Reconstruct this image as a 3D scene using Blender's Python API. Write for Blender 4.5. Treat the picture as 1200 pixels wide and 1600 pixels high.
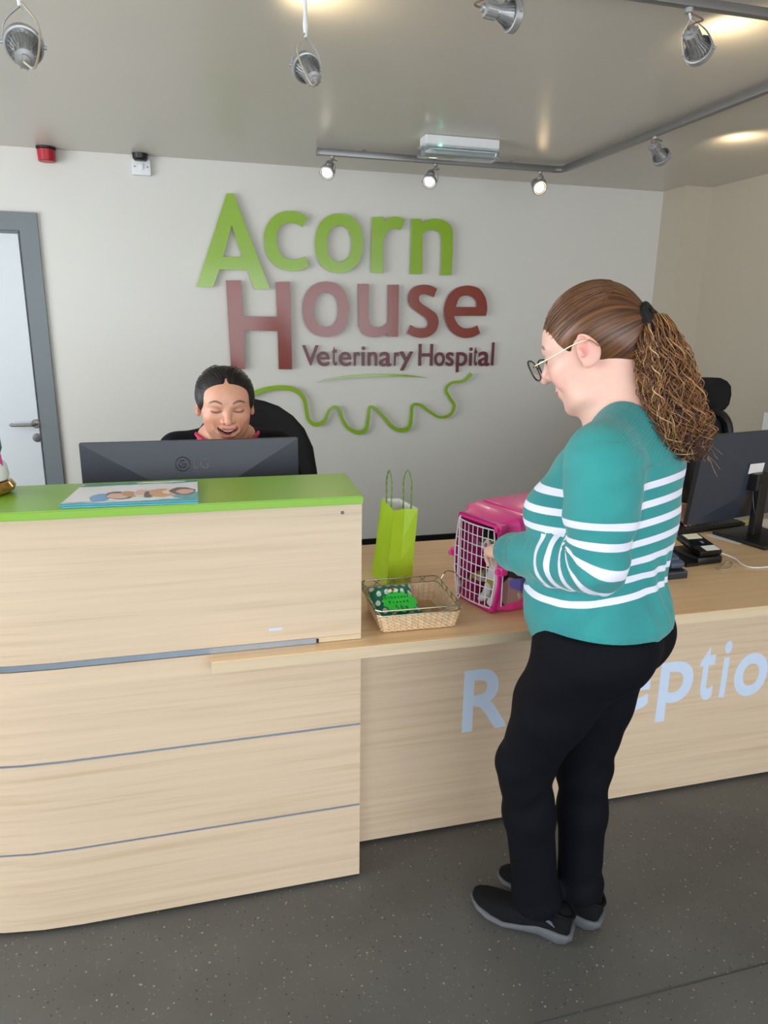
import bpy, bmesh, math, random
import numpy as np
from mathutils import Vector, Matrix, Euler
PI = math.pi
for o in list(bpy.data.objects): bpy.data.objects.remove(o)
random.seed(7)
scene = bpy.context.scene
COL = scene.collection

# ------------------------------------------------------------------ camera
CAM_H, PITCH, ROLL, YAW, FPX = 1.6, 14.95, 0.882, 15.02, 1116.0
def cam_axes():
    p, r, y = (math.radians(a) for a in (PITCH, ROLL, YAW))
    f = Vector((math.sin(y)*math.cos(p), math.cos(y)*math.cos(p), -math.sin(p)))
    rt = Vector((math.cos(y), -math.sin(y), 0)); up = rt.cross(f)
    c, s = math.cos(r), math.sin(r)
    return c*rt + s*up, -s*rt + c*up, f
AX = cam_axes()
cam_data = bpy.data.cameras.new('camera'); cam = bpy.data.objects.new('camera', cam_data); COL.objects.link(cam)
cam_data.sensor_fit = 'HORIZONTAL'; cam_data.sensor_width = 24.0; cam_data.lens = FPX/1200*24.0
cam_data.clip_start = 0.02
R3 = Matrix((AX[0], AX[1], -AX[2])).transposed()
cam.matrix_world = Matrix.Translation((0, 0, CAM_H)) @ R3.to_4x4()
scene.camera = cam
def at(px, py, axis, val):
    """measured photograph pixel -> the 3-D point where its sight line meets a plane of the room"""
    d = AX[0]*((px-600)/FPX) + AX[1]*(-(py-800)/FPX) + AX[2]
    o = Vector((0, 0, CAM_H)); return o + d*((val-o[axis])/d[axis])

# ------------------------------------------------------------------ world, lights, exposure
W_STRENGTH = 1.0
world = bpy.data.worlds.new('world'); scene.world = world; world.use_nodes = True
bg = world.node_tree.nodes['Background']
bg.inputs[0].default_value = (0.86, 0.93, 1.0, 1); bg.inputs[1].default_value = 2.2
scene.view_settings.view_transform = 'Standard'; scene.view_settings.look = 'None'
scene.view_settings.gamma = 1; scene.view_settings.use_curve_mapping = False
scene.view_settings.exposure = 0.55
def area_light(name, loc, rot, sx, sy, power, color):
    l = bpy.data.lights.new(name, 'AREA'); l.shape = 'RECTANGLE'; l.size = sx; l.size_y = sy; l.energy = power; l.color = color
    o = bpy.data.objects.new(name, l); COL.objects.link(o); o.location = loc; o.rotation_euler = rot; return o
# daylight entering through the shop-front glazing behind the camera and from the left side
area_light('daylight_front', (0.6, -2.5, 1.45), (math.radians(90), 0, 0), 5.4, 1.9, 50, (0.93, 0.97, 1.0))
area_light('daylight_left', (-2.95, 1.9, 1.45), (math.radians(90), 0, math.radians(-90)), 3.4, 1.9, 55, (0.93, 0.97, 1.0))
def spot_light(name, loc, target, power, color=(1, .82, .58), angle=50, blend=.6, r=.02):
    l = bpy.data.lights.new(name, 'SPOT'); l.energy = power; l.color = color; l.spot_size = math.radians(angle); l.spot_blend = blend; l.shadow_soft_size = r
    o = bpy.data.objects.new(name, l); COL.objects.link(o); o.location = loc
    o.rotation_euler = (Vector(target)-Vector(loc)).to_track_quat('-Z', 'Y').to_euler(); return o

# ------------------------------------------------------------------ materials
def lin(c):
    return tuple(((v/255)/12.92 if v/255 <= .04045 else ((v/255+.055)/1.055)**2.4) for v in c)
def newmat(name):
    m = bpy.data.materials.new(name); m.use_nodes = True
    nt = m.node_tree; return m, nt, nt.nodes, nt.links, nt.nodes['Principled BSDF']
def M(name, rgb, rough=.5, metal=0, var=.06, scale=30, bump=0, spec=.5, emit=None, es=0, coat=0, trans=0, sss=0, sheen=0):
    m, nt, N, L, b = newmat(name)
    c = lin(rgb)
    tc = N.new('ShaderNodeTexCoord'); n = N.new('ShaderNodeTexNoise'); n.inputs['Scale'].default_value = scale; n.inputs['Detail'].default_value = 3
    L.new(tc.outputs['Object'], n.inputs['Vector'])
    r = N.new('ShaderNodeValToRGB'); r.color_ramp.elements[0].position = .3; r.color_ramp.elements[1].position = .7
    r.color_ramp.elements[0].color = tuple(v*(1-var) for v in c)+(1,); r.color_ramp.elements[1].color = tuple(min(1, v*(1+var)) for v in c)+(1,)
    L.new(n.outputs['Fac'], r.inputs['Fac']); L.new(r.outputs['Color'], b.inputs['Base Color'])
    b.inputs['Roughness'].default_value = rough; b.inputs['Metallic'].default_value = metal
    b.inputs['Specular IOR Level'].default_value = spec
    if coat: b.inputs['Coat Weight'].default_value = coat; b.inputs['Coat Roughness'].default_value = .05
    if trans: b.inputs['Transmission Weight'].default_value = trans; b.inputs['IOR'].default_value = 1.3
    if sss: b.inputs['Subsurface Weight'].default_value = sss; b.inputs['Subsurface Radius'].default_value = (.02, .008, .004); b.inputs['Subsurface Scale'].default_value = .4
    if sheen: b.inputs['Sheen Weight'].default_value = sheen
    if emit: b.inputs['Emission Color'].default_value = tuple(emit)+(1,); b.inputs['Emission Strength'].default_value = es
    if bump:
        n2 = N.new('ShaderNodeTexNoise'); n2.inputs['Scale'].default_value = scale*6; L.new(tc.outputs['Object'], n2.inputs['Vector'])
        bp = N.new('ShaderNodeBump'); bp.inputs['Strength'].default_value = bump; bp.inputs['Distance'].default_value = .002
        L.new(n2.outputs['Fac'], bp.inputs['Height']); L.new(bp.outputs['Normal'], b.inputs['Normal'])
    return m
def wood(name, rgb, dark, axis=0, rough=.38, s=1.0):
    m, nt, N, L, b = newmat(name)
    tc = N.new('ShaderNodeTexCoord'); mp = N.new('ShaderNodeMapping')
    sc = [14*s, 14*s, 42*s] if axis == 0 else [14*s, 42*s, 14*s]
    sc[0] = 1.1*s
    mp.inputs['Scale'].default_value = sc
    L.new(tc.outputs['Object'], mp.inputs['Vector'])
    n = N.new('ShaderNodeTexNoise'); n.inputs['Scale'].default_value = 1.0; n.inputs['Detail'].default_value = 5; n.inputs['Distortion'].default_value = .35
    L.new(mp.outputs['Vector'], n.inputs['Vector'])
    mp2 = N.new('ShaderNodeMapping'); mp2.inputs['Scale'].default_value = (sc[0]*2.5, sc[1]*4, sc[2]*5); L.new(tc.outputs['Object'], mp2.inputs['Vector'])
    n2 = N.new('ShaderNodeTexNoise'); n2.inputs['Scale'].default_value = 1; n2.inputs['Detail'].default_value = 2; L.new(mp2.outputs['Vector'], n2.inputs['Vector'])
    mx0 = N.new('ShaderNodeMath'); mx0.operation = 'MULTIPLY_ADD'; L.new(n2.outputs['Fac'], mx0.inputs[0]); mx0.inputs[1].default_value = .35; 
    L.new(n.outputs['Fac'], mx0.inputs[2])
    r = N.new('ShaderNodeValToRGB'); e = r.color_ramp.elements
    e[0].position = .42; e[0].color = lin(dark)+(1,); e[1].position = .66; e[1].color = lin(rgb)+(1,)
    x = e.new(.95); x.color = tuple(min(1, v*1.08) for v in lin(rgb))+(1,)
    L.new(mx0.outputs[0], r.inputs['Fac']); L.new(r.outputs['Color'], b.inputs['Base Color'])
    b.inputs['Roughness'].default_value = rough
    return m
MAT = {}
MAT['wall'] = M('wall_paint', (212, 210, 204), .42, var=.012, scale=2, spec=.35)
MAT['wall_right'] = M('wall_paint_warm_lit', (190, 180, 162), .5, var=.012, scale=2)  # wall paint with the warm tone of the spot light put into its colour
MAT['ceiling'] = M('ceiling_paint', (206, 200, 188), .3, var=.015, scale=2, spec=.4)
MAT['wood'] = wood('beech_laminate', (214, 192, 166), (202, 178, 149), s=1.5)
MAT['wood_top'] = wood('beech_worktop', (238, 204, 158), (226, 188, 140), axis=1, rough=.3)
MAT['wood_edge'] = wood('beech_edge_band', (214, 194, 164), (198, 174, 142), rough=.4)
MAT['green_lacquer'] = M('green_lacquer', (134, 182, 60), .3, var=.02, scale=3)
MAT['alu'] = M('aluminium_strip', (176, 190, 208), .3, metal=.75, var=.05, scale=12)
MAT['black'] = M('black_plastic', (18, 18, 20), .4, var=.1)
MAT['black_soft'] = M('black_fabric', (14, 14, 17), .85, var=.2, bump=.3, scale=120)
MAT['black_matt'] = M('black_skirting', (14, 14, 15), .5)
MAT['door'] = M('white_door', (206, 212, 216), .35, var=.01, scale=3)
MAT['frame'] = M('grey_frame', (112, 120, 124), .45, var=.03, scale=5)
MAT['steel'] = M('brushed_steel', (170, 168, 165), .28, metal=1, var=.08, scale=40)
MAT['steel_dark'] = M('dark_steel', (105, 105, 105), .45, metal=.8, var=.08, scale=40)
MAT['lampgrey'] = M('silver_lamp', (165, 165, 165), .4, metal=.5, var=.08, scale=60)
MAT['track'] = M('silver_track', (135, 134, 134), .4, metal=.6, var=.04, scale=10)
MAT['cable'] = M('beige_cable', (176, 165, 146), .5)
MAT['cable_brown'] = M('brown_cable', (120, 100, 82), .5)
MAT['white_plastic'] = M('white_plastic', (222, 224, 226), .35, var=.02)
MAT['white_wire'] = M('white_coated_wire', (235, 232, 240), .3, var=.02)
MAT['red'] = M('red_sounder', (172, 22, 38), .35, var=.05)
MAT['clear'] = M('clear_plastic', (235, 240, 238), .08, trans=.92, var=0)
MAT['sign_green'] = M('green_acrylic', (136, 174, 40), .14, var=.02, scale=4, spec=.5)
MAT['sign_red'] = M('maroon_acrylic', (128, 44, 28), .16, var=.03, scale=4, spec=.5)
MAT['sign_maroon'] = M('dark_maroon_acrylic', (92, 12, 28), .35, var=.03, scale=4, spec=.6)
MAT['vinyl'] = M('white_blue_vinyl', (205, 222, 246), .4, var=.01)
MAT['monitor_grey'] = M('monitor_back', (52, 58, 70), .42, var=.04, scale=10)
MAT['monitor_dark'] = M('monitor_back_dark', (32, 34, 38), .45, var=.04, scale=10)
MAT['screen'] = M('dark_screen', (10, 11, 14), .1, var=.02)
MAT['pink'] = M('pink_plastic', (240, 62, 156), .3, var=.03, scale=8, coat=.15, sss=.0)
MAT['pink_dark'] = M('magenta_plastic', (204, 30, 132), .35, var=.03, scale=8)
MAT['white_fur'] = M('white_fur', (222, 216, 216), .9, var=.08, scale=90, bump=.6)
MAT['phone_blue'] = M('slate_plastic', (72, 84, 104), .4)
MAT['phone_dark'] = M('charcoal_plastic', (42, 44, 50), .4)
MAT['paper'] = M('white_paper', (232, 232, 230), .7, var=.02)
MAT['cream'] = M('cream_paper', (236, 232, 206), .7, var=.03)

# ------------------------------------------------------------------ mesh helpers
class MB:
    def __init__(s): s.bm = bmesh.new()
    def _xf(s, vs, m):
        if m is not None: bmesh.ops.transform(s.bm, matrix=m, verts=vs)
        return vs
    def box(s, lo, hi, bev=0, m=None, seg=2):
        lo = Vector(lo); hi = Vector(hi); b = bmesh.new()
        g = bmesh.ops.create_cube(b, size=1); c = (lo+hi)/2; d = hi-lo
        for v in b.verts: v.co = Vector((v.co.x*d.x, v.co.y*d.y, v.co.z*d.z)) + c
        if bev: bmesh.ops.bevel(b, geom=list(b.edges), offset=min(bev, min(d)*.49), segments=seg, affect='EDGES', profile=.5)
        return s.merge(b, m)
    def merge(s, b, m=None):
        if m is not None: bmesh.ops.transform(b, matrix=m, verts=b.verts)
        me = bpy.data.meshes.new('t'); b.to_mesh(me); b.free(); s.bm.from_mesh(me); bpy.data.meshes.remove(me); return s
    def rings(s, rings, closed=True, cap=True, m=None):
        """loft through rings (lists of equal length)"""
        b = s.bm; R = []
        for ring in rings: R.append([b.verts.new(m @ Vector(p) if m is not None else Vector(p)) for p in ring])
        n = len(R[0])
        for i in range(len(R)-1):
            for j in range(n if closed else n-1):
                k = (j+1) % n
                try: b.faces.new((R[i][j], R[i][k], R[i+1][k], R[i+1][j]))
                except ValueError: pass
        if cap and closed:
            for q in (R[0][::-1], R[-1]):
                try: b.faces.new(q)
                except ValueError: pass
        return s
    def tube(s, pts, r, n=8, cap=True, closed=False, m=None):
        pts = [Vector(p) for p in pts]; N = len(pts); rs = r if isinstance(r, (list, tuple)) else [r]*N
        T = []
        for i in range(N):
            a = pts[(i-1) % N] if closed or i > 0 else pts[0]; c = pts[(i+1) % N] if closed or i < N-1 else pts[-1]
            t = c-a; T.append(t.normalized() if t.length > 1e-9 else Vector((0, 0, 1)))
        up = Vector((0, 0, 1)) if abs(T[0].z) < .9 else Vector((1, 0, 0))
        nrm = T[0].cross(up).normalized(); rings = []
        for i in range(N):
            nrm = (nrm - T[i]*nrm.dot(T[i]))
            if nrm.length < 1e-6: nrm = T[i].orthogonal()
            nrm.normalize(); bn = T[i].cross(nrm)
            rings.append([pts[i] + (nrm*math.cos(2*PI*j/n) + bn*math.sin(2*PI*j/n))*rs[i] for j in range(n)])
        if closed: rings.append(rings[0]); return s.rings(rings, cap=False, m=m)
        return s.rings(rings, cap=cap, m=m)
    def lathe(s, prof, n=24, m=None):
        """prof: (r, z) list about local z"""
        return s.rings([[(max(r, 1e-5)*math.cos(2*PI*j/n), max(r, 1e-5)*math.sin(2*PI*j/n), z) for j in range(n)] for r, z in prof], m=m)
    def prism(s, poly, d, holes=(), m=None):
        """extrude a 2D polygon (x,z) with holes by depth d along y, from y=0 to y=d"""
        b = bmesh.new(); edges = []
        for lp in [poly]+list(holes):
            vs = [b.verts.new((p[0], 0, p[1])) for p in lp]
            for i in range(len(vs)): edges.append(b.edges.new((vs[i], vs[(i+1) % len(vs)])))
        bmesh.ops.triangle_fill(b, use_beauty=True, edges=edges)
        g = bmesh.ops.extrude_face_region(b, geom=list(b.faces))
        for v in [e for e in g['geom'] if isinstance(e, bmesh.types.BMVert)]: v.co.y += d
        bmesh.ops.recalc_face_normals(b, faces=b.faces)
        return s.merge(b, m)
    def build(s, name, mat, parent=None, smooth=35, loc=None):
        b = s.bm
        bmesh.ops.recalc_face_normals(b, faces=b.faces) if len(b.faces) < 60000 else None
        me = bpy.data.meshes.new(name); b.to_mesh(me); b.free()
        return link(name, me, mat, parent, smooth, loc)
def root_loc(o):
    v = Vector((0, 0, 0))
    while o is not None: v += o.location; o = o.parent
    return v
def link(name, me, mat, parent=None, smooth=35, loc=None):
    o = bpy.data.objects.new(name, me); COL.objects.link(o)
    if loc is None:
        loc = root_loc(parent) if parent is not None else None
        if loc is None and len(me.vertices):
            co = np.empty(len(me.vertices)*3); me.vertices.foreach_get('co', co); co = co.reshape(-1, 3)
            loc = Vector(((co[:, 0].min()+co[:, 0].max())/2, (co[:, 1].min()+co[:, 1].max())/2, co[:, 2].min())); o.location = loc
    else: loc = Vector(loc); o.location = loc - (root_loc(parent) if parent is not None else Vector((0,0,0)))
    me.transform(Matrix.Translation(-loc))
    if parent is not None: o.parent = parent
    for mm in (mat if isinstance(mat, (list, tuple)) else [mat]): me.materials.append(MAT[mm] if isinstance(mm, str) else mm)
    if smooth:
        me.polygons.foreach_set('use_smooth', [True]*len(me.polygons))
        if smooth < 180:
            try: me.set_sharp_from_angle(angle=math.radians(smooth))
            except Exception: pass
    return o
def tag(o, label=None, cat=None, group=None, kind=None):
    if label: o['label'] = label
    if cat: o['category'] = cat
    if group: o['group'] = group
    if kind: o['kind'] = kind
    return o
def thing(name, label, cat, loc, group=None):
    o = bpy.data.objects.new(name, None); COL.objects.link(o); o.location = loc; o.empty_display_size = .05
    return tag(o, label, cat, group)
def struct(o): o['kind'] = 'structure'; return o
def frame(origin, xdir, zdir=(0, 0, 1)):
    """matrix whose local x = xdir, local z ~ zdir"""
    x = Vector(xdir).normalized(); z = Vector(zdir); z = (z - x*z.dot(x)).normalized(); y = z.cross(x)
    return Matrix.Translation(origin) @ Matrix((x, y, z)).transposed().to_4x4()
def axis_frame(origin, zdir, ref=(0, 0, 1)):
    z = Vector(zdir).normalized(); r = Vector(ref)
    if abs(z.dot(r)) > .95: r = Vector((1, 0, 0))
    x = r.cross(z).normalized(); y = z.cross(x)
    return Matrix.Translation(origin) @ Matrix((x, y, z)).transposed().to_4x4()
def spline(pts, n=8, closed=False):
    P = [Vector(p) for p in pts]; out = []; N = len(P)
    rng = range(N if closed else N-1)
    for i in rng:
        if closed: a, b, c, d = P[(i-1) % N], P[i], P[(i+1) % N], P[(i+2) % N]
        else: a, b, c, d = P[max(i-1, 0)], P[i], P[i+1], P[min(i+2, N-1)]
        for k in range(n):
            t = k/n; out.append(.5*((2*b) + (c-a)*t + (2*a-5*b+4*c-d)*t*t + (3*b-a-3*c+d)*t**3))
    if not closed: out.append(P[-1])
    return out
def glyph(ch):
    cu = bpy.data.curves.new('g', 'FONT'); cu.body = ch; cu.resolution_u = 6
    o = bpy.data.objects.new('g', cu); COL.objects.link(o); bpy.context.view_layer.update()
    me = bpy.data.meshes.new_from_object(o.evaluated_get(bpy.context.evaluated_depsgraph_get()))
    bpy.data.objects.remove(o); bpy.data.curves.remove(cu); return me
def letter(ch, x0, x1, z0, z1, y, depth, mat, parent, name='letter', bold=0, m=None):
    """one glyph fitted in the box [x0,x1]x[z0,z1], front face at y-depth"""
    me = glyph(ch); b = bmesh.new(); b.from_mesh(me); bpy.data.meshes.remove(me)
    if bold:
        b.normal_update()
        for _ in (0,):
            mv = {}
            for e in b.edges:
                if e.is_boundary:
                    f = e.link_faces[0]; a, c = e.verts; d = (c.co-a.co).normalized(); nn = Vector((d.y, -d.x, 0))
                    if nn.dot(f.calc_center_median()-(a.co+c.co)/2) > 0: nn = -nn
                    for v in (a, c): mv.setdefault(v, []).append(nn)
            for v, ns in mv.items():
                q = sum(ns, Vector()); 
                if q.length > 1e-6: v.co += q.normalized()*bold
    xs = [v.co.x for v in b.verts]; ys = [v.co.y for v in b.verts]
    ax, bx, ay, by = min(xs), max(xs), min(ys), max(ys)
    for v in b.verts:
        v.co = Vector((x0+(v.co.x-ax)/(bx-ax)*(x1-x0), y, z0+(v.co.y-ay)/(by-ay)*(z1-z0)))
    g = bmesh.ops.extrude_face_region(b, geom=list(b.faces))
    for v in [e for e in g['geom'] if isinstance(e, bmesh.types.BMVert)]: v.co.y -= depth
    mb = MB(); mb.merge(b, m); return mb.build(name, mat, parent, smooth=30)
# ================================================================== SETTING
YB, ZC, XR, XL, YF = 4.6, 2.48, 3.37, -3.0, -2.6
def slab(name, lo, hi, mat): return struct(MB().box(lo, hi).build(name, mat, smooth=0))
# floor: speckled vinyl
m, nt, N, L, b = newmat('speckled_vinyl')
tc = N.new('ShaderNodeTexCoord')
def speck(scale, thr, col, prev):
    v = N.new('ShaderNodeTexVoronoi'); v.inputs['Scale'].default_value = scale; L.new(tc.outputs['Object'], v.inputs['Vector'])
    # only some cells carry a fleck, and of different sizes
    s = N.new('ShaderNodeSeparateColor'); L.new(v.outputs['Color'], s.inputs[0])
    ma = N.new('ShaderNodeMath'); ma.operation = 'MULTIPLY_ADD'; L.new(s.outputs[0], ma.inputs[0]); ma.inputs[1].default_value = .24; ma.inputs[2].default_value = thr
    lt = N.new('ShaderNodeMath'); lt.operation = 'LESS_THAN'; L.new(v.outputs['Distance'], lt.inputs[0]); L.new(ma.outputs[0], lt.inputs[1])
    mx = N.new('ShaderNodeMix'); mx.data_type = 'RGBA'; L.new(lt.outputs[0], mx.inputs['Factor']); L.new(prev, mx.inputs[6]); mx.inputs[7].default_value = lin(col)+(1,)
    return mx.outputs[2]
n = N.new('ShaderNodeTexNoise'); n.inputs['Scale'].default_value = 3; n.inputs['Detail'].default_value = 6; L.new(tc.outputs['Object'], n.inputs['Vector'])
r = N.new('ShaderNodeValToRGB'); r.color_ramp.elements[0].position = .35; r.color_ramp.elements[0].color = lin((84, 83, 80))+(1,)
r.color_ramp.elements[1].position = .7; r.color_ramp.elements[1].color = lin((96, 95, 92))+(1,); L.new(n.outputs['Fac'], r.inputs['Fac'])
c = speck(60, -.06, (150, 148, 132), r.outputs['Color']); c = speck(75, -.06, (40, 40, 42), c); c = speck(90, -.05, (128, 124, 106), c)
L.new(c, b.inputs['Base Color']); b.inputs['Roughness'].default_value = .5
MAT['floor'] = m
f = MB().box((XL, YF, -.1), (XR, YB, 0)).build('floor', 'floor', smooth=0, loc=(0, 0, 0)); struct(f)
# weld seam of the vinyl
sm = MB(); a_ = at(850, 1598, 2, 0); b_ = at(1200, 1505, 2, 0); d_ = (b_-a_).normalized()
sm.tube([a_-d_*1.5+Vector((0,0,.0004)), b_+d_*1.6+Vector((0,0,.0004))], .0016, 4); sm.build('weld_seam', 'black', f)
slab('ceiling', (XL, YF, ZC), (XR, YB, ZC+.1), 'ceiling')
wall_b = MB()
DX1 = at(101, 755, 1, YB).x; DX0 = DX1-1.02; DH = 2.15
wall_b.box((DX1-.02, YB, 0), (XR+.1, YB+.1, ZC)).box((XL-.1, YB, 0), (DX0+.02, YB+.1, ZC)).box((DX0+.02, YB, DH-.02), (DX1-.02, YB+.1, ZC))
struct(wall_b.build('wall_back', 'wall', smooth=0))
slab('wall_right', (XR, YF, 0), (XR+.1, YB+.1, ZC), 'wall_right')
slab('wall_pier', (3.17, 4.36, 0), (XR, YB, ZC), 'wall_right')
# left and front walls with their glazed openings (behind and beside the camera)
wl = MB(); wl.box((XL-.1, YF-.1, 0), (XL, YB+.1, .45)).box((XL-.1, YF-.1, 2.4), (XL, YB+.1, ZC)).box((XL-.1, 3.65, .45), (XL, YB+.1, 2.4)).box((XL-.1, YF-.1, .45), (XL, .15, 2.4))
struct(wl.build('wall_left', 'wall', smooth=0))
wf = MB(); wf.box((XL-.1, YF-.1, 0), (XR+.1, YF, .4)).box((XL-.1, YF-.1, 2.4), (XR+.1, YF, ZC)).box((XL-.1, YF-.1, .4), (-2.3, YF, 2.4)).box((3.3, YF-.1, .4), (XR+.1, YF, 2.4))
struct(wf.build('wall_front', 'wall', smooth=0))
def window(name, fr, gl):
    o = struct(fr.build(name, 'frame', smooth=0)); g = gl.build('pane', 'clear', o, smooth=0); return o
fr = MB()
for x in (-2.3, -.45, 1.4, 3.25): fr.box((x, YF-.07, .4), (x+.05, YF-.02, 2.4))
for z in (.4, 2.35): fr.box((-2.25, YF-.07, z), (3.25, YF-.02, z+.05))
struct(fr.build('window_1', 'frame', smooth=0))
fr = MB()
for y in (.15, 1.87, 3.6): fr.box((XL-.07, y, .45), (XL-.02, y+.05, 2.4))
for z in (.45, 2.35): fr.box((XL-.07, .2, z), (XL-.02, 3.6, z+.05))
struct(fr.build('window_2', 'frame', smooth=0))
# skirting
def skirt(name, lo, hi): struct(MB().box(lo, hi, .004).build(name, 'black_matt', smooth=0))
skirt('baseboard_back', (DX1+.002, YB-.012, 0), (3.168, YB-.001, .145))
skirt('baseboard_right', (XR-.012, YF+.01, 0), (XR-.001, 4.358, .145))
# door
dr = bpy.data.objects.new('door_1', None); COL.objects.link(dr); dr.location = (DX1-.5, YB, 0); struct(dr)
fw = .095
f1 = MB()
f1.prism([(DX1, 0), (DX1, DH), (DX0, DH), (DX0, 0), (DX0+fw, 0), (DX0+fw, DH-fw), (DX1-fw, DH-fw), (DX1-fw, 0)], .018, m=Matrix.Translation((0, YB-.02, 0)))
f1.build('architrave', 'frame', dr, smooth=0)
f2 = MB()
f2.box((DX1-fw-.012, YB+.02, 0), (DX1-fw+.03, YB+.06, DH-fw)).box((DX0+fw-.03, YB+.02, 0), (DX0+fw+.012, YB+.06, DH-fw)).box((DX0+fw-.01, YB+.02, DH-fw-.014), (DX1-fw+.01, YB+.06, DH-fw+.03))
f2.build('door_stop', 'frame', dr, smooth=0)
leaf = MB().box((DX0+fw+.012, YB+.005, .008), (DX1-fw-.014, YB+.045, DH-fw-.016), .002).build('door_leaf', 'door', dr, smooth=0)
hp = at(56, 662, 1, YB); h2 = at(19, 664, 1, YB-.05); e2 = at(58, 684, 1, YB)
MB().lathe([(0, 0), (.026, 0), (.026, .006), (.022, .009), (0, .009)], m=axis_frame((hp.x, YB+.005, hp.z), (0, -1, 0))).tube(
    [(hp.x, YB, hp.z), (hp.x, YB-.045, hp.z), (hp.x-.012, YB-.055, hp.z), (h2.x, YB-.055, hp.z), (h2.x-.008, YB-.045, hp.z), (h2.x-.008, YB-.02, hp.z)], .0095, 12).build('door_handle', 'steel', dr)
MB().lathe([(0, 0), (.026, 0), (.026, .004), (.02, .006), (0, .006)], m=axis_frame((e2.x, YB+.005, e2.z), (0, -1, 0))).build('lock_cover', 'steel_dark', dr)

# ================================================================== WALL SIGN
SY = YB-.035   # front face of the letters
sign = thing('wall_sign', 'large raised green and maroon hospital name sign on the pale back wall', 'sign', at(540, 500, 1, YB))
def P2(pts, ox=0, oy=0, s=1): return [(lambda v: (v.x, v.z))(at(ox+x/s, oy+y/s, 1, SY)) for x, y in pts]
def plate(poly, mat, name='letter', holes=(), sm=3):
    MB().prism(poly, .012, holes=holes, m=Matrix.Translation((0, SY, 0))).build(name, mat, sign, smooth=30)
def smooth_loop(pts, corners):
    """smooth a closed 2D outline except at the listed corner indices"""
    n = len(pts); out = []
    for i in range(n):
        j = (i+1) % n; a, b_, c, d = pts[(i-1) % n], pts[i], pts[j], pts[(j+1) % n]
        if i in corners: a = (2*b_[0]-c[0], 2*b_[1]-c[1])
        if j in corners: d = (2*c[0]-b_[0], 2*c[1]-b_[1])
        if i in corners and j in corners: out.append(b_); continue
        for k in range(5):
            t = k/5
            out.append(tuple(.5*(2*b_[q]+(c[q]-a[q])*t+(2*a[q]-5*b_[q]+4*c[q]-d[q])*t*t+(3*b_[q]-a[q]-3*c[q]+d[q])*t**3) for q in (0, 1)))
    return out
def ell(x0, x1, y0, y1, n=40, p=2.25):
    cx, cy, rx, ry = (x0+x1)/2, (y0+y1)/2, (x1-x0)/2, (y1-y0)/2; o = []
    for i in range(n):
        c, s = math.cos(2*PI*i/n), math.sin(2*PI*i/n)
        o.append((cx+rx*math.copysign(abs(c)**(2/p), c), cy+ry*math.copysign(abs(s)**(2/p), s)))
    return o
plate(P2([(354,302),(365,302),(422,452),(398,451.5),(387,422),(343,421),(333,448.5),(307,448)]), 'sign_green', holes=[P2([(362,352),(378.5,402),(349,401)])])
cc = [(481,340),(468,332),(458,329.5),(444,330),(430,336),(419,348),(413.6,362),(412.5,376),(415,392),(422,406),(432,416),(444,421.5),(458,423.5),(470,422),(483,416),(477,400),(468,404.5),(456,405.5),(446,403),(438,395),(433,382),(432.6,368),(436,357),(443,350),(454,348),(464,349.5),(473,354.5)]
plate(P2(smooth_loop(cc, {0, 14, 15, 26})), 'sign_green')
plate(P2(ell(492.5,567.5,333.4,426.4)), 'sign_green', holes=[P2(ell(511,549.5,352.4,409.4))])
rr = [(582,339),(599,339),(600,346),(608,340),(620,338.5),(633,343),(626.5,359),(618,357),(608,360),(601,370),(598.6,384),(598.5,427),(580,426)]
plate(P2(smooth_loop(rr, {0,1,2,5,6,10,11,12})), 'sign_green')
nn_ = [(644,341.6),(658.5,342),(659.6,349),(668,344),(678,341.6),(692,343.6),(703,351),(707.5,362),(707.6,390),(705.6,430),(689,430),(690.5,390),(690,370),(686,362.5),(676,358.5),(666,361),(660.6,366),(660,428),(641,428.5)]
plate(P2(smooth_loop(nn_, {0,1,2,8,9,10,11,16,17,18})), 'sign_green')
plate(P2([(353,438),(376.6,438.4),(379.4,494.4),(433,495),(431,440.4),(453,440.4),(456.6,577),(435.6,577),(434,517.5),(381.6,516.4),(383,577),(361,577)]), 'sign_red')
plate(P2(ell(473,545,440,526.4)), 'sign_red', holes=[P2(ell(490.4,528.4,456.6,511.6))])
uu = [(559.6,443.6),(576.6,443.6),(576,496),(579,507),(588,512),(598,510.4),(606,504),(606.4,445),(623.4,445),(622,526),(606,526),(605,521),(592,526.4),(578,526.4),(567,521),(561,510)]
plate(P2(smooth_loop(uu, {0,1,2,6,7,8,9,10,11,15})), 'sign_red')
ss = [(683,451),(672,446),(660,445),(648,448),(640,457),(638,468),(642,479),(654,489),(665,497),(669,505),(666,511.6),(658,513),(649,511.6),(642,507.6),(636.4,521),(648,526.4),(660,528),(672,525),(682,516),(685.4,503),(682,491),(672,483),(660,475),(655,469),(656,462),(664,459.6),(678,464.4)]
plate(P2(smooth_loop(ss, {0,13,14,26})), 'sign_red')
ee = [(759.4,493.6),(761.4,482),(759,466),(750,452),(738,447),(726,446.6),(712,451),(701,462),(695,478),(695,492),(700,510),(710,522),(724,528),(738,527),(750.4,521),(746,508.6),(738,512),(726,513),(717,508),(711,499),(710,493.6)]
eh = [(712,479.6),(745.4,480),(744.4,471),(738,464),(728,461.6),(718,465.6)]
plate(P2(smooth_loop(ee, {0,14,15,20})), 'sign_red', holes=[P2(smooth_loop(eh, {0,1}))])
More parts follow.
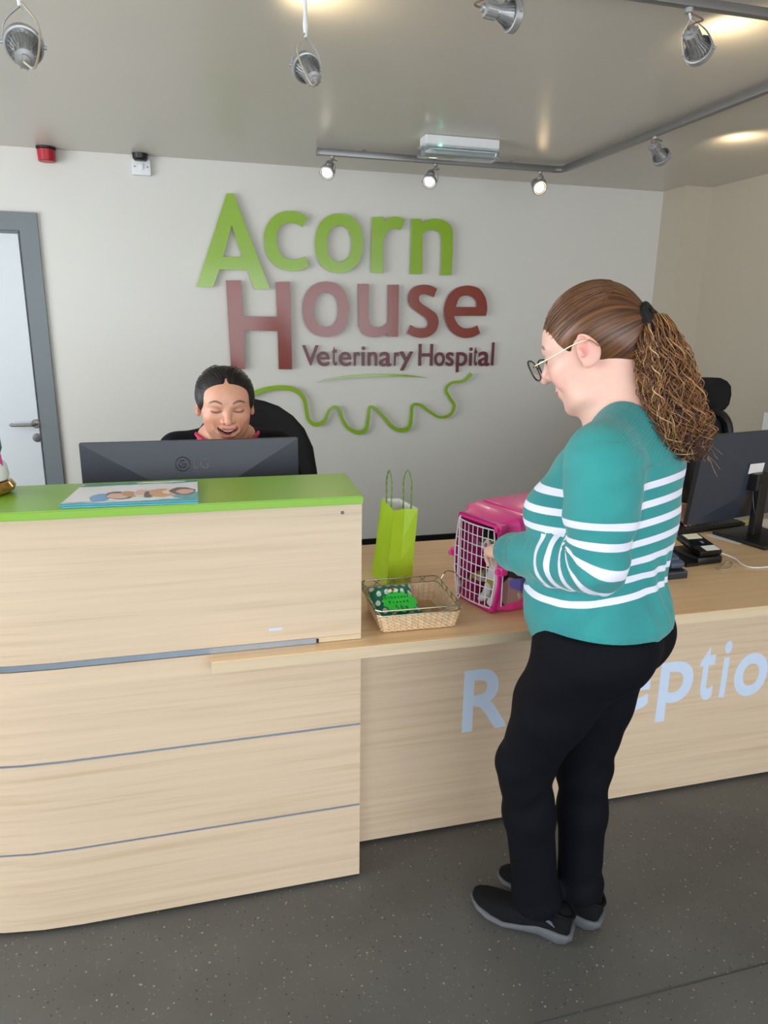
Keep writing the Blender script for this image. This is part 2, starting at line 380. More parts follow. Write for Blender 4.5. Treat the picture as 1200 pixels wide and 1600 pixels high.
# small line: Veterinary Hospital
small = [('V',48,142,35,155),('e',133,206,72,158),('t',222,250,42,156),('e',262,334,74,158),('r',350,386,74,156),('i',394,416,42,156),('n',432,488,74,156),('a',500,570,74,160),('r',585,616,76,156),('y',616,698,72,184),('H',727,815,28,156),('o',820,884,76,158),('s',888,937,76,158),('p',947,1016,76,194),('i',1024,1046,48,156),('t',1052,1074,48,156),('a',1078,1147,72,158),('l',1154,1174,18,154)]
SY2 = YB-.02
for ch, x0, x1, y0, y1 in small:
    a = at(460+x0/3.75, 530+y1/3.75, 1, SY2); c = at(460+x1/3.75, 530+y0/3.75, 1, SY2)
    letter(ch, a.x, c.x, a.z, c.z, SY2+.008, .008, 'sign_maroon', sign, 'small_letter', bold=.012)
def ribbon(pts, name):
    ps = [Vector((at(x, y, 1, SY).x, w/FPX*SY*1.0, at(x, y, 1, SY).z)) for x, y, w in pts]
    ps = spline(ps, 6); Lp, Rp = [], []
    for i, q in enumerate(ps):
        a = ps[max(i-1, 0)]; c = ps[min(i+1, len(ps)-1)]; t = Vector((c.x-a.x, 0, c.z-a.z)).normalized(); nn = Vector((-t.z, 0, t.x)); w = max(q.y, .0006)/2
        Lp.append(Vector((q.x, 0, q.z))+nn*w); Rp.append(Vector((q.x, 0, q.z))-nn*w)
    mb = MB(); mb.rings([[(a.x, SY, a.z), (c.x, SY, c.z), (c.x, SY+.01, c.z), (a.x, SY+.01, a.z)] for a, c in zip(Lp, Rp)])
    mb.build(name, 'sign_green', sign, smooth=40)
ribbon([(372,634,6),(385,622,7),(399,614,7.6),(418,608,7.4),(443.3,606,7.4),(462,610,7),(475,623,6.3),(479,641,5.8),(483,656.6,5.8),(494,664,6.2),(506.6,658,5.5),(514.6,642,4.7),(524,635.5,4.2),(531,641,4.5),(535,655,5),(544.6,669,5.5),(560.5,676.5,6.5),(571.6,671,6),(575.4,655,5),(578,637.6,4.5),(586,637.6,4.5),(598.5,650,5),(614,667.6,6),(630,673,6.5),(640,666,6),(643,650,5),(645,634,4.5),(656,632.5,4.5),(671,643,4.5),(687,652,4),(703,648.6,4.5),(710,634.4,5),(703,621.7,4.5),(697,609,4.5),(706,598.6,4),(725,595,4.5),(737,584,5.8)], 'oak_leaf_line')
ribbon([(494,598,.3),(515,593,1.8),(540,589.5,3),(565,587.5,3.8),(590,586.8,4),(630,587,3),(650,588.5,1.8),(668,590.5,.3)], 'swoosh')

# ================================================================== DESKS
DY = 1.729
desk = thing('reception_desk', 'tall light wood reception desk with lime green top and three metal strips', 'desk', (0.0, 1.85, 0))
# plan of the front: straight, then curving away at its left end
def front_plan(off):
    pts = [(0.405, DY+off)]
    for i in range(1, 9): pts.append((.405-(.405+.36)*i/8, DY+off))
    R = 1.05
    for i in range(1, 13):
        a = math.radians(i*5.5); pts.append((-.36-(R-off)*math.sin(a), DY+R-(R-off)*math.cos(a)))
    return pts
def curved_panel(mb, z0, z1, off=0, th=.018, trim=0):
    a = front_plan(off); c = front_plan(off+th)
    mb.rings([[(p[0], p[1], z0), (q[0], q[1], z0), (q[0], q[1], z1), (p[0], p[1], z1)] for p, q in zip(a, c)]); return mb
zs = [0.012, .2515, .5125, .772, 1.158]
for i in range(4):
    z0 = zs[i]+(.0035 if i else 0); z1 = zs[i+1]-.0035 if i < 3 else zs[4]
    if i == 3: z0 = .787
    curved_panel(MB(), z0, z1).build('front_panel', 'wood', desk, smooth=30)
for z in (.2515, .5125): curved_panel(MB(), z-.0035, z+.0035, .0015, .016).build('metal_strip', 'alu', desk, smooth=30)
# the top strip is lighter and stops before the right-hand end
sp = [p for p in front_plan(-.0012) if p[0] < .283]; sp = [(.283, DY-.0012)]+sp; sq = [(p[0], p[1]+.016) for p in sp]
MB().rings([[(p[0], p[1], .7715), (q[0], q[1], .7715), (q[0], q[1], .7865), (p[0], p[1], .7865)] for p, q in zip(sp, sq)]).build('metal_strip', 'alu', desk, smooth=30)
MB().box((.283, DY+.001, .7715), (.405, DY+.017, .786)).build('packer', 'wood_edge', desk, smooth=0)
MB().box((.283, DY-.001, .7725), (.29, DY+.012, .783)).build('strip_end', 'black', desk, smooth=0)
MB().box((.387, DY+.0185, .787), (.405, 1.93, 1.158), .001).build('side_panel', 'wood', desk, smooth=0)
MB().box((.387, DY+.0185, .012), (.405, 1.86, .738), .001).build('side_panel', 'wood', desk, smooth=0)
bk = [(p[0], 1.93) for p in front_plan(0)]
MB().box((-1.2, 1.912, .775), (.386, 1.93, 1.158)).build('back_panel', 'wood', desk, smooth=0)
curved_panel(MB(), 0, .012, .012, .02).build('plinth', 'black_matt', desk, smooth=30)
# green top, its right edge slightly raked
a = at(569, 777, 2, 1.18); c = at(543, 742, 2, 1.18)
tp = [(p[0], p[1]) for p in front_plan(-.055)]; tp[0] = (a.x, DY-.055)
outer = tp + [(-1.25, 2.3), (-1.02, 2.25), (-.75, 1.975), (-.45, 1.955), (c.x, 1.955)]
t = bmesh.new(); vs = [t.verts.new((x, y, 1.16)) for x, y in outer]; fc = t.faces.new(vs); g = bmesh.ops.extrude_face_region(t, geom=[fc])
for v in [e for e in g['geom'] if isinstance(e, bmesh.types.BMVert)]: v.co.z = 1.181
bmesh.ops.recalc_face_normals(t, faces=t.faces)
bmesh.ops.bevel(t, geom=[e for e in t.edges if abs(e.verts[0].co.z-e.verts[1].co.z) < 1e-4], offset=.0025, segments=2, affect='EDGES')
MB().merge(t).build('green_top', 'green_lacquer', desk, smooth=25)
cl = at(535, 801, 1, DY); MB().box((cl.x-.004, DY-.002, cl.z-.004), (cl.x+.004, DY+.001, cl.z+.004), .001).build('metal_stud', 'steel_dark', desk, smooth=0)
cl = at(420, 984, 1, DY); c2 = at(441, 983, 1, DY); MB().box((cl.x, DY-.001, cl.z-.003), (c2.x, DY+.001, cl.z+.003)).build('clear_tab', 'vinyl', desk, smooth=0)

ctr = thing('reception_counter', 'low light wood reception counter with white lettering on its front panel', 'counter', (1.6, 2.1, 0))
MB().box((.01, 1.68, .738), (3.05, 2.545, .77), .0015).build('worktop', ['wood_top'], ctr, smooth=0)
MB().box((.01, 1.6785, .7385), (3.05, 1.6795, .7685)).build('edge_band', 'wood_edge', ctr, smooth=0)
MB().box((.406, 1.86, .012), (3.0, 1.88, .737)).build('front_panel', 'wood', ctr, smooth=0)
MB().box((.406, 1.88, .0), (3.0, 1.9, .012)).build('plinth', 'black_matt', ctr, smooth=0)
for x in (.6, 2.98): MB().box((x, 1.881, 0), (x+.02, 2.5, .737)).build('end_panel', 'wood', ctr, smooth=0)
# inner desk surface behind the tall desk is the same worktop's return
MB().box((-1.15, 1.935, .738), (.005, 2.545, .77), .0015).build('worktop_return', 'wood_top', ctr, smooth=0)
MB().box((-1.1, 1.94, 0), (-1.08, 2.5, .737)).build('end_panel', 'wood', ctr, smooth=0)
# Reception lettering
LZ0 = .352
for ch, x0, x1, z0, z1 in [('R', .763, .915, LZ0, .567), ('e', .97, 1.09, .347, .512), ('c', 1.14, 1.25, .347, .512), ('e', 1.305, 1.432, .347, .512), ('p', 1.468, 1.6, .29, .512), ('t', 1.62, 1.684, .35, .553), ('i', 1.712, 1.74, LZ0, .565), ('o', 1.768, 1.905, .343, .508), ('n', 1.95, 2.07, LZ0, .51)]:
    letter(ch, x0, x1, z0, z1, 1.86, .0008, 'vinyl', ctr, 'letter', bold=.022)

# ================================================================== CEILING FITTINGS
ZT = 2.452
tr = thing('lighting_track', 'long bent silver lighting track on the grey ceiling near the back wall', 'track', (2.1, 3.3, ZT))
MB().box((.7, 4.055, ZT-.012), (2.06, 4.085, ZT+.02), .003).build('rail', 'track', tr)
MB().box((2.104, 1.99, ZT-.012), (2.134, 4.01, ZT+.02), .003).build('rail', 'track', tr)
MB().tube(spline([(2.06, 4.07, ZT+.004), (2.09, 4.068, ZT+.004), (2.116, 4.05, ZT+.004), (2.119, 4.01, ZT+.004)], 5), .018, 10).build('corner_joint', 'track', tr)
for x in (.705,): MB().box((x-.008, 4.052, ZT-.014), (x, 4.088, ZT+.022), .003).build('end_cap', 'track', tr)
for x, y in ((.95, 4.07), (1.8, 4.07), (2.119, 3.4), (2.119, 2.3)): MB().lathe([(.008, ZT+.019), (.008, ZC+.002)], 8, m=Matrix.Translation((x, y, 0))).build('ceiling_stem', 'track', tr)
tr2 = thing('lighting_track', 'short stretch of silver lighting track at the very top right of the photo', 'track', (1.0, 1.95, ZT))
MB().box((-1.2, 1.94, ZT-.014), (2.1, 1.965, ZT+.01), .003).build('rail', 'track', tr2)
for x in (-1.0, .1, 1.15, 2.0): MB().lathe([(.008, ZT+.009), (.008, ZC+.002)], 8, m=Matrix.Translation((x, 1.9525, 0))).build('ceiling_stem', 'track', tr2)

def spotlight(label, top, centre, d, scale=1.0, lit=None, rod=False, cab=1, group=None, fins=22, lamp=None):
    """gimbal track spot: top = point on the track, centre = middle of the front ring, d = aiming direction"""
    top = Vector(top); centre = Vector(centre); d = Vector(d).normalized(); s = scale
    t = thing('track_spotlight', label, 'spotlight', top, group)
    F = axis_frame(centre, d)
    R_ = .037*s
    MB().lathe([(R_, -.012*s), (R_+.004*s, -.010*s), (R_+.004*s, .008*s), (R_-.001, .012*s), (R_-.004*s, .008*s), (R_-.004*s, -.012*s), (R_, -.012*s)], 28, m=F).build('gimbal_ring', 'lampgrey', t)
    body = MB().lathe([(0, -.012*s), (R_*.86, -.004*s), (R_*.86, .002*s), (0, .002*s)], 28, m=F)
    body.lathe([(R_*.80, -.008*s), (R_*.42, -.045*s), (R_*.40, -.052*s), (R_*.52, -.054*s), (R_*.54, -.088*s), (R_*.3, -.09*s), (R_*.28, -.098*s), (0, -.1*s)], 24, m=F)
    for i in range(fins):
        a = 2*PI*i/fins; c_, s_ = math.cos(a), math.sin(a)
        G = F @ Matrix.Rotation(a, 4, 'Z')
        body.rings([[(R_*.92, -.0008*s, -.004*s), (R_*.92, .0008*s, -.004*s), (R_*.92, .0008*s, -.010*s), (R_*.92, -.0008*s, -.010*s)], [(R_*.5, -.0008*s, -.046*s), (R_*.5, .0008*s, -.046*s), (R_*.35, .0008*s, -.046*s), (R_*.35, -.0008*s, -.046*s)]], m=G)
        if i % 2 == 0: body.box((R_*.5, -.0015*s, -.086*s), (R_*.64, .0015*s, -.056*s), m=G)
    body.build('bulb_body', 'lampgrey', t, smooth=30)
    if lit:
        MB().lathe([(0, .005*s), (R_*.74, .004*s), (R_*.74, .001*s), (0, .001*s)], 20, m=F).build('bulb_face', lit, t)
    # yoke from the track (or rod end) to both sides of the ring
    side = F.col[0].to_3d()
    drop = (top-centre).length
    hub = centre + (top-centre)*(.8 if not rod else .0)
    if rod: hub = centre + Vector((0, 0, .075*s)) - d*.0
    y = MB()
    for k in (-1, 1):
        e = centre + side*k*(R_+.006*s); mid = hub + (e-hub)*.45 + side*k*.014*s
        pts = spline([hub, mid, e], 5)
        w = (side.cross(e-hub)).normalized()*.0045*s
        y.rings([[p-w-side*k*.0012, p+w-side*k*.0012, p+w+side*k*.0012, p-w+side*k*.0012] for p in pts])
        y.lathe([(0, -.002), (.004*s, -.002), (.004*s, .004), (0, .004)], 10, m=axis_frame(e, side*k))
    y.build('yoke', 'lampgrey', t)
    if rod:
        MB().tube([hub, hub+Vector((0, 0, .03*s)), Vector((hub.x, hub.y, hub.z+.05)), Vector((top.x, top.y, top.z))], [.004, .0065, .0045, .0045], 10).build('drop_rod', 'white_plastic', t)
    else:
        MB().tube([hub, top], .004*s, 8).lathe([(0, -.006), (.012*s, -.006), (.012*s, 0.006), (0, .006)], 12, m=Matrix.Translation(top)).build('track_adapter', 'lampgrey', t)
    back = centre - d*.1*s
    MB().tube(spline([hub+Vector((0, 0, .012)), hub+(back-hub)*.35+side*cab*.034*s, back+side*cab*.02*s-d*.022*s, back-d*.012*s, back+d*.004], 6), .0026*s, 7).build('cable', 'cable' if rod else 'cable_brown', t)
    return t
MAT['lit_white'] = M('lit_bulb_white', (255, 250, 240), .3, emit=(1, .93, .8), es=4)
MAT['lit_warm'] = M('lit_bulb_warm', (255, 235, 200), .3, emit=(1, .74, .4), es=8)
TY = 1.952
def onY(px, py, y): return at(px, py, 1, y)
c = onY(37, 70, TY); spotlight('silver spotlight on a long white rod at the far top left corner', (c.x, TY, ZT-.021), c, (-.12, .75, .5), 1.0, rod=True, cab=-1)
c = onY(478, 105, TY); spotlight('silver spotlight on a long white rod hanging above the green letter c', (c.x, TY, ZT-.021), c, (-.12, .8, .55), .85, rod=True, cab=1)
c = onY(802, 25, TY); spotlight('silver finned spotlight pointing right, cut off by the top edge of the photo', (c.x-.02, TY, ZT-.021), c, (.96, .1, -.06), .95, cab=-1)
c = onY(1092, 80, TY); spotlight('silver finned spotlight hanging on a splayed yoke at the top right', (onY(1078, 4, TY).x, TY, ZT-.021), c, (.78, .55, -.28), .95, cab=-1)
TX = 2.119
b5 = at(1024, 212, 0, TX); c = at(1034, 246, 0, TX); spotlight('small silver spotlight on the diagonal rail, right of the track corner', (TX, b5.y, ZT-.019), c, (.75, .35, -.42), 1.0, cab=-1)
FY = 4.07
for px, py, tx, d, lab, lit in ((511, 270, 519, (-.35, -.75, -.75), 'small lit spotlight at the left end of the far track', 'lit_white'), (671, 284, 681, (-.35, -.75, -.75), 'small lit spotlight in the middle of the far track', 'lit_white'), (843, 293, 845, (-.05, -1, -.5), 'small warm glowing spotlight near the corner of the far track', 'lit_warm')):
    c = onY(px, py, FY-.04); spotlight(lab, (onY(tx, 250, FY).x, FY, ZT-.019), c, d, .95 if lit == 'lit_white' else 1.0, lit=lit, cab=1)
    v = c + Vector(d).normalized()*.03
    spot_light('spot_beam', v, v+Vector(d), 5, angle=75)
# small warm lights with no fitting, added to make glow patches on the ceiling
for px_, py_, pw_ in ((1128, 34, 2.2), (1150, 212, 2.2), (470, -14, 2.0)):
    q_ = at(px_, py_, 2, ZC); spot_light('ceiling_glow_fill', (q_.x, q_.y, 2.375), (q_.x+.08, q_.y+.03, 2.48), pw_, color=(1, .8, .5), angle=150, blend=1, r=.03)
# emergency light
e0 = at(663, 231, 2, 2.42); e1 = at(776, 241, 2, 2.42)
em = thing('emergency_light', 'white box emergency light with clear diffuser on the ceiling', 'ceiling light', ((e0.x+e1.x)/2, e0.y-.02, ZC))
EX0, EX1, EY = e0.x, e1.x, e0.y
MB().box((EX0, EY-.02, 2.425), (EX1, EY+.075, ZC-.001), .004).build('housing', 'white_plastic', em, smooth=0)
MB().box((EX0-.012, EY-.03, 2.388), (EX1+.006, EY+.085, 2.436), .008).build('diffuser', 'clear', em, smooth=30)
MB().box((EX0+.02, EY-.006, 2.414), (EX1-.02, EY+.06, 2.424), .002).build('reflector', 'alu', em, smooth=0)
MAT['led'] = M('green_led', (40, 230, 140), .3, emit=(.1, 1, .55), es=6)
MB().lathe([(0, 0), (.004, 0), (.004, .008), (0, .008)], 10, m=axis_frame((EX0+.075, EY-.022, 2.43), (0, -1, 0))).build('indicator_led', 'led', em)
# red alarm sounder and black beacon
q = at(73, 238, 1, YB-.03)
sd = thing('alarm_sounder', 'small round red alarm sounder with black base high on the wall', 'alarm', (q.x, YB, q.z))
F = axis_frame((q.x, YB, q.z-.005), (0, -1, 0))
F2 = Matrix.Translation((q.x, YB-.047, q.z))
MB().lathe([(0, -.05), (.04, -.05), (.044, -.046), (.047, .008), (.04, .012), (0, .012)], 28, m=F2).build('red_cap', 'red', sd)
MB().lathe([(0, .012), (.05, .012), (.05, .03), (.03, .032), (0, .032)], 28, m=F2).build('black_base', 'black', sd)
MB().box((q.x-.035, YB-.04, q.z-.04), (q.x+.035, YB-.001, q.z+.03), .004).build('wall_bracket', 'black', sd)
q = at(219, 243, 1, YB-.03)
bc = thing('alarm_beacon', 'small round black and cream beacon above a white wall plate', 'alarm', (q.x, YB, q.z))
F2 = Matrix.Translation((q.x, YB-.045, q.z))
MB().lathe([(0, -.03), (.03, -.03), (.04, -.02), (.043, .008), (0, .008)], 28, m=F2).build('black_lens', 'black', bc)
MB().lathe([(0, .008), (.045, .008), (.043, .024), (.03, .028), (0, .028)], 28, m=F2).build('cream_base', 'cream', bc)
MB().box((q.x-.02, YB-.03, q.z-.02), (q.x+.02, YB-.001, q.z+.02), .004).build('wall_bracket', 'black', bc)
q0 = at(207, 274, 1, YB); q1 = at(235, 250, 1, YB)
pl = thing('wall_plate', 'small square white isolator switch plate under the black beacon', 'switch', (q0.x+.05, YB, q0.z))
MB().box((q0.x, YB-.028, q0.z), (q1.x, YB-.001, q1.z), .004).build('back_box', 'white_plastic', pl)
xm = (q0.x+q1.x)/2; zm = (q0.z+q1.z)/2
MB().box((xm-.012, YB-.034, zm-.016), (xm+.012, YB-.027, zm+.016), .003).build('rocker', 'paper', pl)
for k in (-1, 1): MB().lathe([(0, 0), (.004, 0), (.003, .002), (0, .002)], 10, m=axis_frame((xm+k*.034, YB-.028, zm), (0, -1, 0))).build('screw', 'steel_dark', pl)
# paper notice on the right wall, half hidden by the monitor
q = at(1196, 660, 0, XR-.003)
nb = MB().box((XR-.004, q.y-.2, q.z-.1), (XR-.001, q.y+.02, q.z+.06)).build('wall_notice', 'paper', smooth=0); tag(nb, 'pale paper notice on the right wall at the photo edge', 'notice')
# ================================================================== THINGS ON THE DESKS
ZD = .7702
def uvset(o, fn):
    me = o.data; L_ = root_loc(o); uv = me.uv_layers.new(name='uv')
    for lp in me.loops: uv.data[lp.index].uv = fn(me.vertices[lp.vertex_index].co+L_)
def blobmat(name, base, blobs, rough=.4, dots=None):
    """flat print: ellipses (u, v, ru, rv, rgb, rotation) over a base colour, laid out on the UV map"""
    m, nt, N, L, b = newmat(name); uv = N.new('ShaderNodeUVMap'); uv.uv_map = 'uv'
    nz = N.new('ShaderNodeTexNoise'); nz.inputs['Scale'].default_value = 9; L.new(uv.outputs[0], nz.inputs['Vector'])
    mv = N.new('ShaderNodeVectorMath'); mv.operation = 'MULTIPLY_ADD'; L.new(nz.outputs['Color'], mv.inputs[0]); mv.inputs[1].default_value = (.05, .05, 0); L.new(uv.outputs[0], mv.inputs[2])
    prev = None; base = lin(base)+(1,)
    for (u, v, ru, rv, col, rot) in blobs:
        mp = N.new('ShaderNodeMapping'); mp.vector_type = 'TEXTURE'; mp.inputs['Location'].default_value = (u+.025, v+.025, 0); mp.inputs['Rotation'].default_value = (0, 0, rot); mp.inputs['Scale'].default_value = (ru, rv, 1)
        L.new(mv.outputs[0], mp.inputs['Vector']); ln = N.new('ShaderNodeVectorMath'); ln.operation = 'LENGTH'
        L.new(mp.outputs[0], ln.inputs[0]); lt = N.new('ShaderNodeMath'); lt.operation = 'LESS_THAN'; lt.inputs[1].default_value = 1; L.new(ln.outputs['Value'], lt.inputs[0])
        mx = N.new('ShaderNodeMix'); mx.data_type = 'RGBA'; L.new(lt.outputs[0], mx.inputs['Factor'])
        if prev is None: mx.inputs[6].default_value = base
        else: L.new(prev, mx.inputs[6])
        mx.inputs[7].default_value = lin(col)+(1,); prev = mx.outputs[2]
    L.new(prev, b.inputs['Base Color']); b.inputs['Roughness'].default_value = rough; return m

# ---- brochures on the green top
A0, A1, A2, A3 = (-.305, 1.696), (0, 1.683), (0, 1.908), (-.282, 1.908)
SK, BR, OR = (226, 178, 158), (86, 52, 44), (214, 152, 98)
cover = blobmat('brochure_cover', (232, 232, 236), [
    (.5, 1.0, .42, .12, (62, 140, 136), .03), (.82, 1.02, .3, .14, (52, 134, 132), .1), (.7, .96, .2, .04, (225, 235, 228), 0), (.15, .9, .28, .04, (60, 132, 120), 0),
    (.5, -.06, .9, .2, (64, 160, 176), 0), (.45, .14, .3, .05, (225, 238, 240), .03), (.96, .25, .16, .14, (64, 166, 172), .4),
    (.27, .32, .08, .18, (92, 160, 214), 0), (.40, .38, .1, .19, BR, .2), (.39, .36, .08, .13, SK, .2), (.48, .42, .06, .15, (196, 136, 92), .3),
    (.60, .44, .09, .19, (222, 214, 206), 0), (.56, .48, .055, .12, SK, 0), (.63, .38, .05, .16, BR, 0), (.72, .42, .1, .2, OR, .1), (.77, .45, .05, .1, (238, 214, 180), 0),
    (.88, .46, .1, .19, (104, 42, 40), .15), (.9, .44, .07, .12, SK, .1), (.2, .14, .2, .02, (150, 160, 200), 0)], .25)
edge_teal = M('brochure_edge', (90, 170, 190), .5)
for i, (dx, dy, lab) in enumerate(((.006, -.006, 'pale blue-edged brochure underneath, showing only its front edge'), (0, 0, 'glossy white and teal pet brochure lying on top of the green desk top'))):
    z = 1.1815+i*.0032; r = []
    mb = MB(); q = [(x+dx*(1 if k in (0, 3) else 0), y+dy) for k, (x, y) in enumerate((A0, A1, A2, A3))]
    mb.rings([[(x, y, z) for x, y in q], [(x, y, z+.003) for x, y in q]])
    o = mb.build('brochure', [cover if i else edge_teal], smooth=0); tag(o, lab, 'brochure', 'brochures on the tall desk')
    uvset(o, lambda p: ((p.x-A0[0])/(.305), (p.y-1.683)/.225))
# ---- ornament cut by the left edge
q = at(4, 758, 2, 1.181)
MAT['gold'] = M('gold_glass', (176, 134, 66), .15, metal=.6, var=.3, scale=60); MAT['dkgreen'] = M('green_leaf_card', (22, 92, 70), .5); MAT['magenta_card'] = M('magenta_card', (160, 22, 98), .5)
JX = at(24, 752, 1, 1.88).x-.066
oj = thing('sweet_jar', 'white and gold jar with green and magenta wrapping at the left photo edge', 'jar', (JX, 1.88, 1.181))
J = Matrix.Translation((JX, 1.88, 1.1812))
MB().lathe([(0, 0), (.05, 0), (.062, .008), (.066, .018), (.058, .03), (.04, .033), (0, .033)], 32, m=J).build('gold_base', 'gold', oj)
MB().lathe([(0, .033), (.05, .034), (.054, .045), (.05, .07), (.04, .082), (0, .084)], 32, m=J).build('white_body', 'white_plastic', oj)
g_ = MB()
for k in range(5):
    an = k*1.26+.3; x, y = JX+.02*math.cos(an), 1.88+.02*math.sin(an)
    g_.rings([[(x-.012, y, 1.262), (x+.012, y+.004, 1.262), (x+.012, y+.006, 1.264), (x-.012, y+.002, 1.264)], [(x-.02+.01*math.cos(an), y+.008*math.sin(an), 1.29), (x+.014+.01*math.cos(an), y+.008*math.sin(an)+.004, 1.29), (x+.014, y+.012*math.sin(an)+.006, 1.292), (x-.02, y+.01*math.sin(an)+.002, 1.292)], [(x-.002+.02*math.cos(an), y+.016*math.sin(an), 1.315), (x+.003+.02*math.cos(an), y+.016*math.sin(an), 1.315), (x+.003+.02*math.cos(an), y+.018*math.sin(an), 1.316), (x-.002+.02*math.cos(an), y+.018*math.sin(an), 1.316)]])
g_.build('green_leaves', 'dkgreen', oj)
MB().rings([[(JX+0.0390, 1.862, 1.25), (JX+0.0470, 1.862, 1.25), (JX+0.0470, 1.865, 1.25), (JX+0.0390, 1.865, 1.25)], [(JX+0.0230, 1.862, 1.276), (JX+0.0450, 1.862, 1.276), (JX+0.0450, 1.865, 1.276), (JX+0.0230, 1.865, 1.276)], [(JX+0.0180, 1.862, 1.295), (JX+0.0420, 1.862, 1.295), (JX+0.0420, 1.865, 1.295), (JX+0.0180, 1.865, 1.295)]]).build('magenta_tab', 'magenta_card', oj, smooth=0)

# ---- monitors
def monitor(label, F, w, h, logo, top_dark, stand_z, base=(.26, .22), tilt=0, stand_mat='black'):
    """F: frame at the panel's bottom centre, local x = width, z = up, -y = towards the photo's camera (its back)"""
    t = thing('monitor', label, 'monitor', F.translation)
    T = F @ Matrix.Rotation(tilt, 4, 'X')
    x = w/2
    MB().box((-x, -.004, 0), (x, .018, h), .003, m=T).build('bezel', 'black', t, smooth=0)
    MB().box((-x+.008, .0178, .012), (x-.008, .0186, h-.008), m=T).build('screen', 'screen', t, smooth=0)
    O = [(-x, 0), (x, 0), (x, h), (-x, h)]; I = [(-x*.22, h*.3), (x*.22, h*.3), (x*.22, h*.60), (-x*.22, h*.60)]
    b = bmesh.new(); vo = [b.verts.new((p[0], -.004, p[1])) for p in O]; vi = [b.verts.new((p[0], -.034, p[1])) for p in I]
    fc = []
    for k in range(4): fc.append(b.faces.new((vo[k], vo[(k+1) % 4], vi[(k+1) % 4], vi[k])))
    fc.append(b.faces.new(vi)); 
    bk_ = MB().merge(b, T); o = bk_.build('back_cover', ['monitor_grey'], t, smooth=0)
    nk = MB(); top = T @ Vector((0, -.034, h*.42)); bx = Vector((top.x, top.y, 0)) - (F.to_3x3() @ Vector((0, 1, 0)))*.035
    G = Matrix.Translation((bx.x, bx.y, ZD)) @ F.to_3x3().to_4x4()
    nk.box((-.026, -.014, .014), (.026, .014, h*.45+F.translation.z-ZD), .004, m=G).build('stand_neck', stand_mat, t, smooth=0)
    MB().box((-.04, -.01, h*.36+F.translation.z-ZD), (.04, .055, h*.36+F.translation.z-ZD+.07), .006, m=G).build('stand_hinge', stand_mat, t, smooth=0)
    MB().box((-base[0]/2, -base[1]/2-.02, 0), (base[0]/2, base[1]/2-.02, .016), .005, m=G).build('stand_base', stand_mat, t, smooth=0)
    return t, T
tl, tr_ = at(123, 690, 1, 2.17), at(465, 681, 1, 2.17)
w1 = tr_.x-tl.x; F = Matrix.Translation(((tl.x+tr_.x)/2, 2.17, 1.251-.36))
mon, T = monitor('dark grey flat monitor seen from behind, in front of the laughing receptionist', F, w1, .36, True, True, .5)
# maker's mark: raised ring with face strokes, and two letters, on the upper facet
hh = .36; sl = math.atan2(.03, hh*.4)
Lm = T @ Matrix.Translation((0, -.004, hh)) @ Matrix.Rotation(-sl, 4, 'X')   # local z down the facet is negative
lx = (at(285, 716, 1, 2.15).x - F.translation.x); lzv = -.068
MAT['mark'] = M('monitor_mark', (20, 23, 30), .25)
b_ = MB(); r_ = .0205; c0 = Vector((lx, -.0015, lzv))
b_.tube([c0+Vector((r_*math.cos(a), 0, r_*math.sin(a))) for a in [2*PI*i/32 for i in range(32)]], .0011, 6, closed=True, m=Lm)
b_.tube([c0+Vector((.011*math.cos(a), 0, .011*math.sin(a))) for a in [math.radians(60+i*15) for i in range(0, 21)]]+[c0+Vector((.011, 0, 0)), c0+Vector((.003, 0, 0))], .0012, 6, m=Lm)
b_.tube([c0+Vector((-.001, 0, .008)), c0+Vector((-.001, 0, -.006)), c0+Vector((.005, 0, -.006))], .0012, 6, m=Lm)
b_.box(c0+Vector((-.008, -.001, .003)), c0+Vector((-.005, .001, .006)), m=Lm)
b_.build('maker_mark', 'mark', mon)
letter('L', lx+.031, lx+.044, lzv-.014, lzv+.014, .0005, .0018, 'mark', mon, 'letter', m=Lm)
letter('G', lx+.050, lx+.074, lzv-.015, lzv+.015, .0005, .0018, 'mark', mon, 'letter', m=Lm)

dirx = Vector((.977, .21, 0)).normalized(); BL = Vector((1.868, 2.33, .834))
F = frame(BL+dirx*.305, dirx)
mon2, T2 = monitor('large black monitor on a square stand at the right edge of the counter', F, .61, .365, False, False, .4, base=(.25, .24), tilt=math.radians(6))
lab2 = MB().box((-.055, -.0385, .205), (.03, -.0365, .245), m=T2).build('maker_label', 'paper', mon2, smooth=0)
cb = MB().tube(spline([T2 @ Vector((-.02, -.05, .16)), T2 @ Vector((-.035, -.07, .11)), T2 @ Vector((-.02, -.09, .04)), T2 @ Vector((.05, -.09, -.02)), Vector((2.35, 2.3, .78))], 8), .0022, 6); tag(cb.build('monitor_cable', 'phone_dark'), 'thin grey cable looping down from the right-hand monitor', 'cable')
# ---- keyboard, papers, cables, card terminal, phone
kx = Vector((.985, .17, 0)).normalized(); KF = frame((1.84, 2.385, ZD), kx)
kb = thing('keyboard', 'black computer keyboard behind the card terminal under the right-hand monitor', 'keyboard', (2.0, 2.42, ZD))
MB().box((0, 0, 0), (.44, .14, .016), .004, m=KF).build('keyboard_case', 'black', kb, smooth=0)
ks = MB()
for r in range(6):
    for c in range(20):
        if r == 0 and 4 <= c <= 9: continue
        ks.box((.008+c*.0213, .008+r*.0215, .0155), (.026+c*.0213, .026+r*.0215, .021), m=KF)
ks.box((.095, .008, .0155), (.218, .026, .021), m=KF); tag(ks.build('keys', 'phone_dark', kb, smooth=0), kind='stuff')
def sheet(label, cx, cy, rot, w, h, z, mat='paper'):
    m_ = Matrix.Translation((cx, cy, z)) @ Matrix.Rotation(rot, 4, 'Z')
    o = MB().box((-w/2, -h/2, 0), (w/2, h/2, .0012), m=m_).build('paper_sheet', mat, smooth=0); tag(o, label, 'paper')
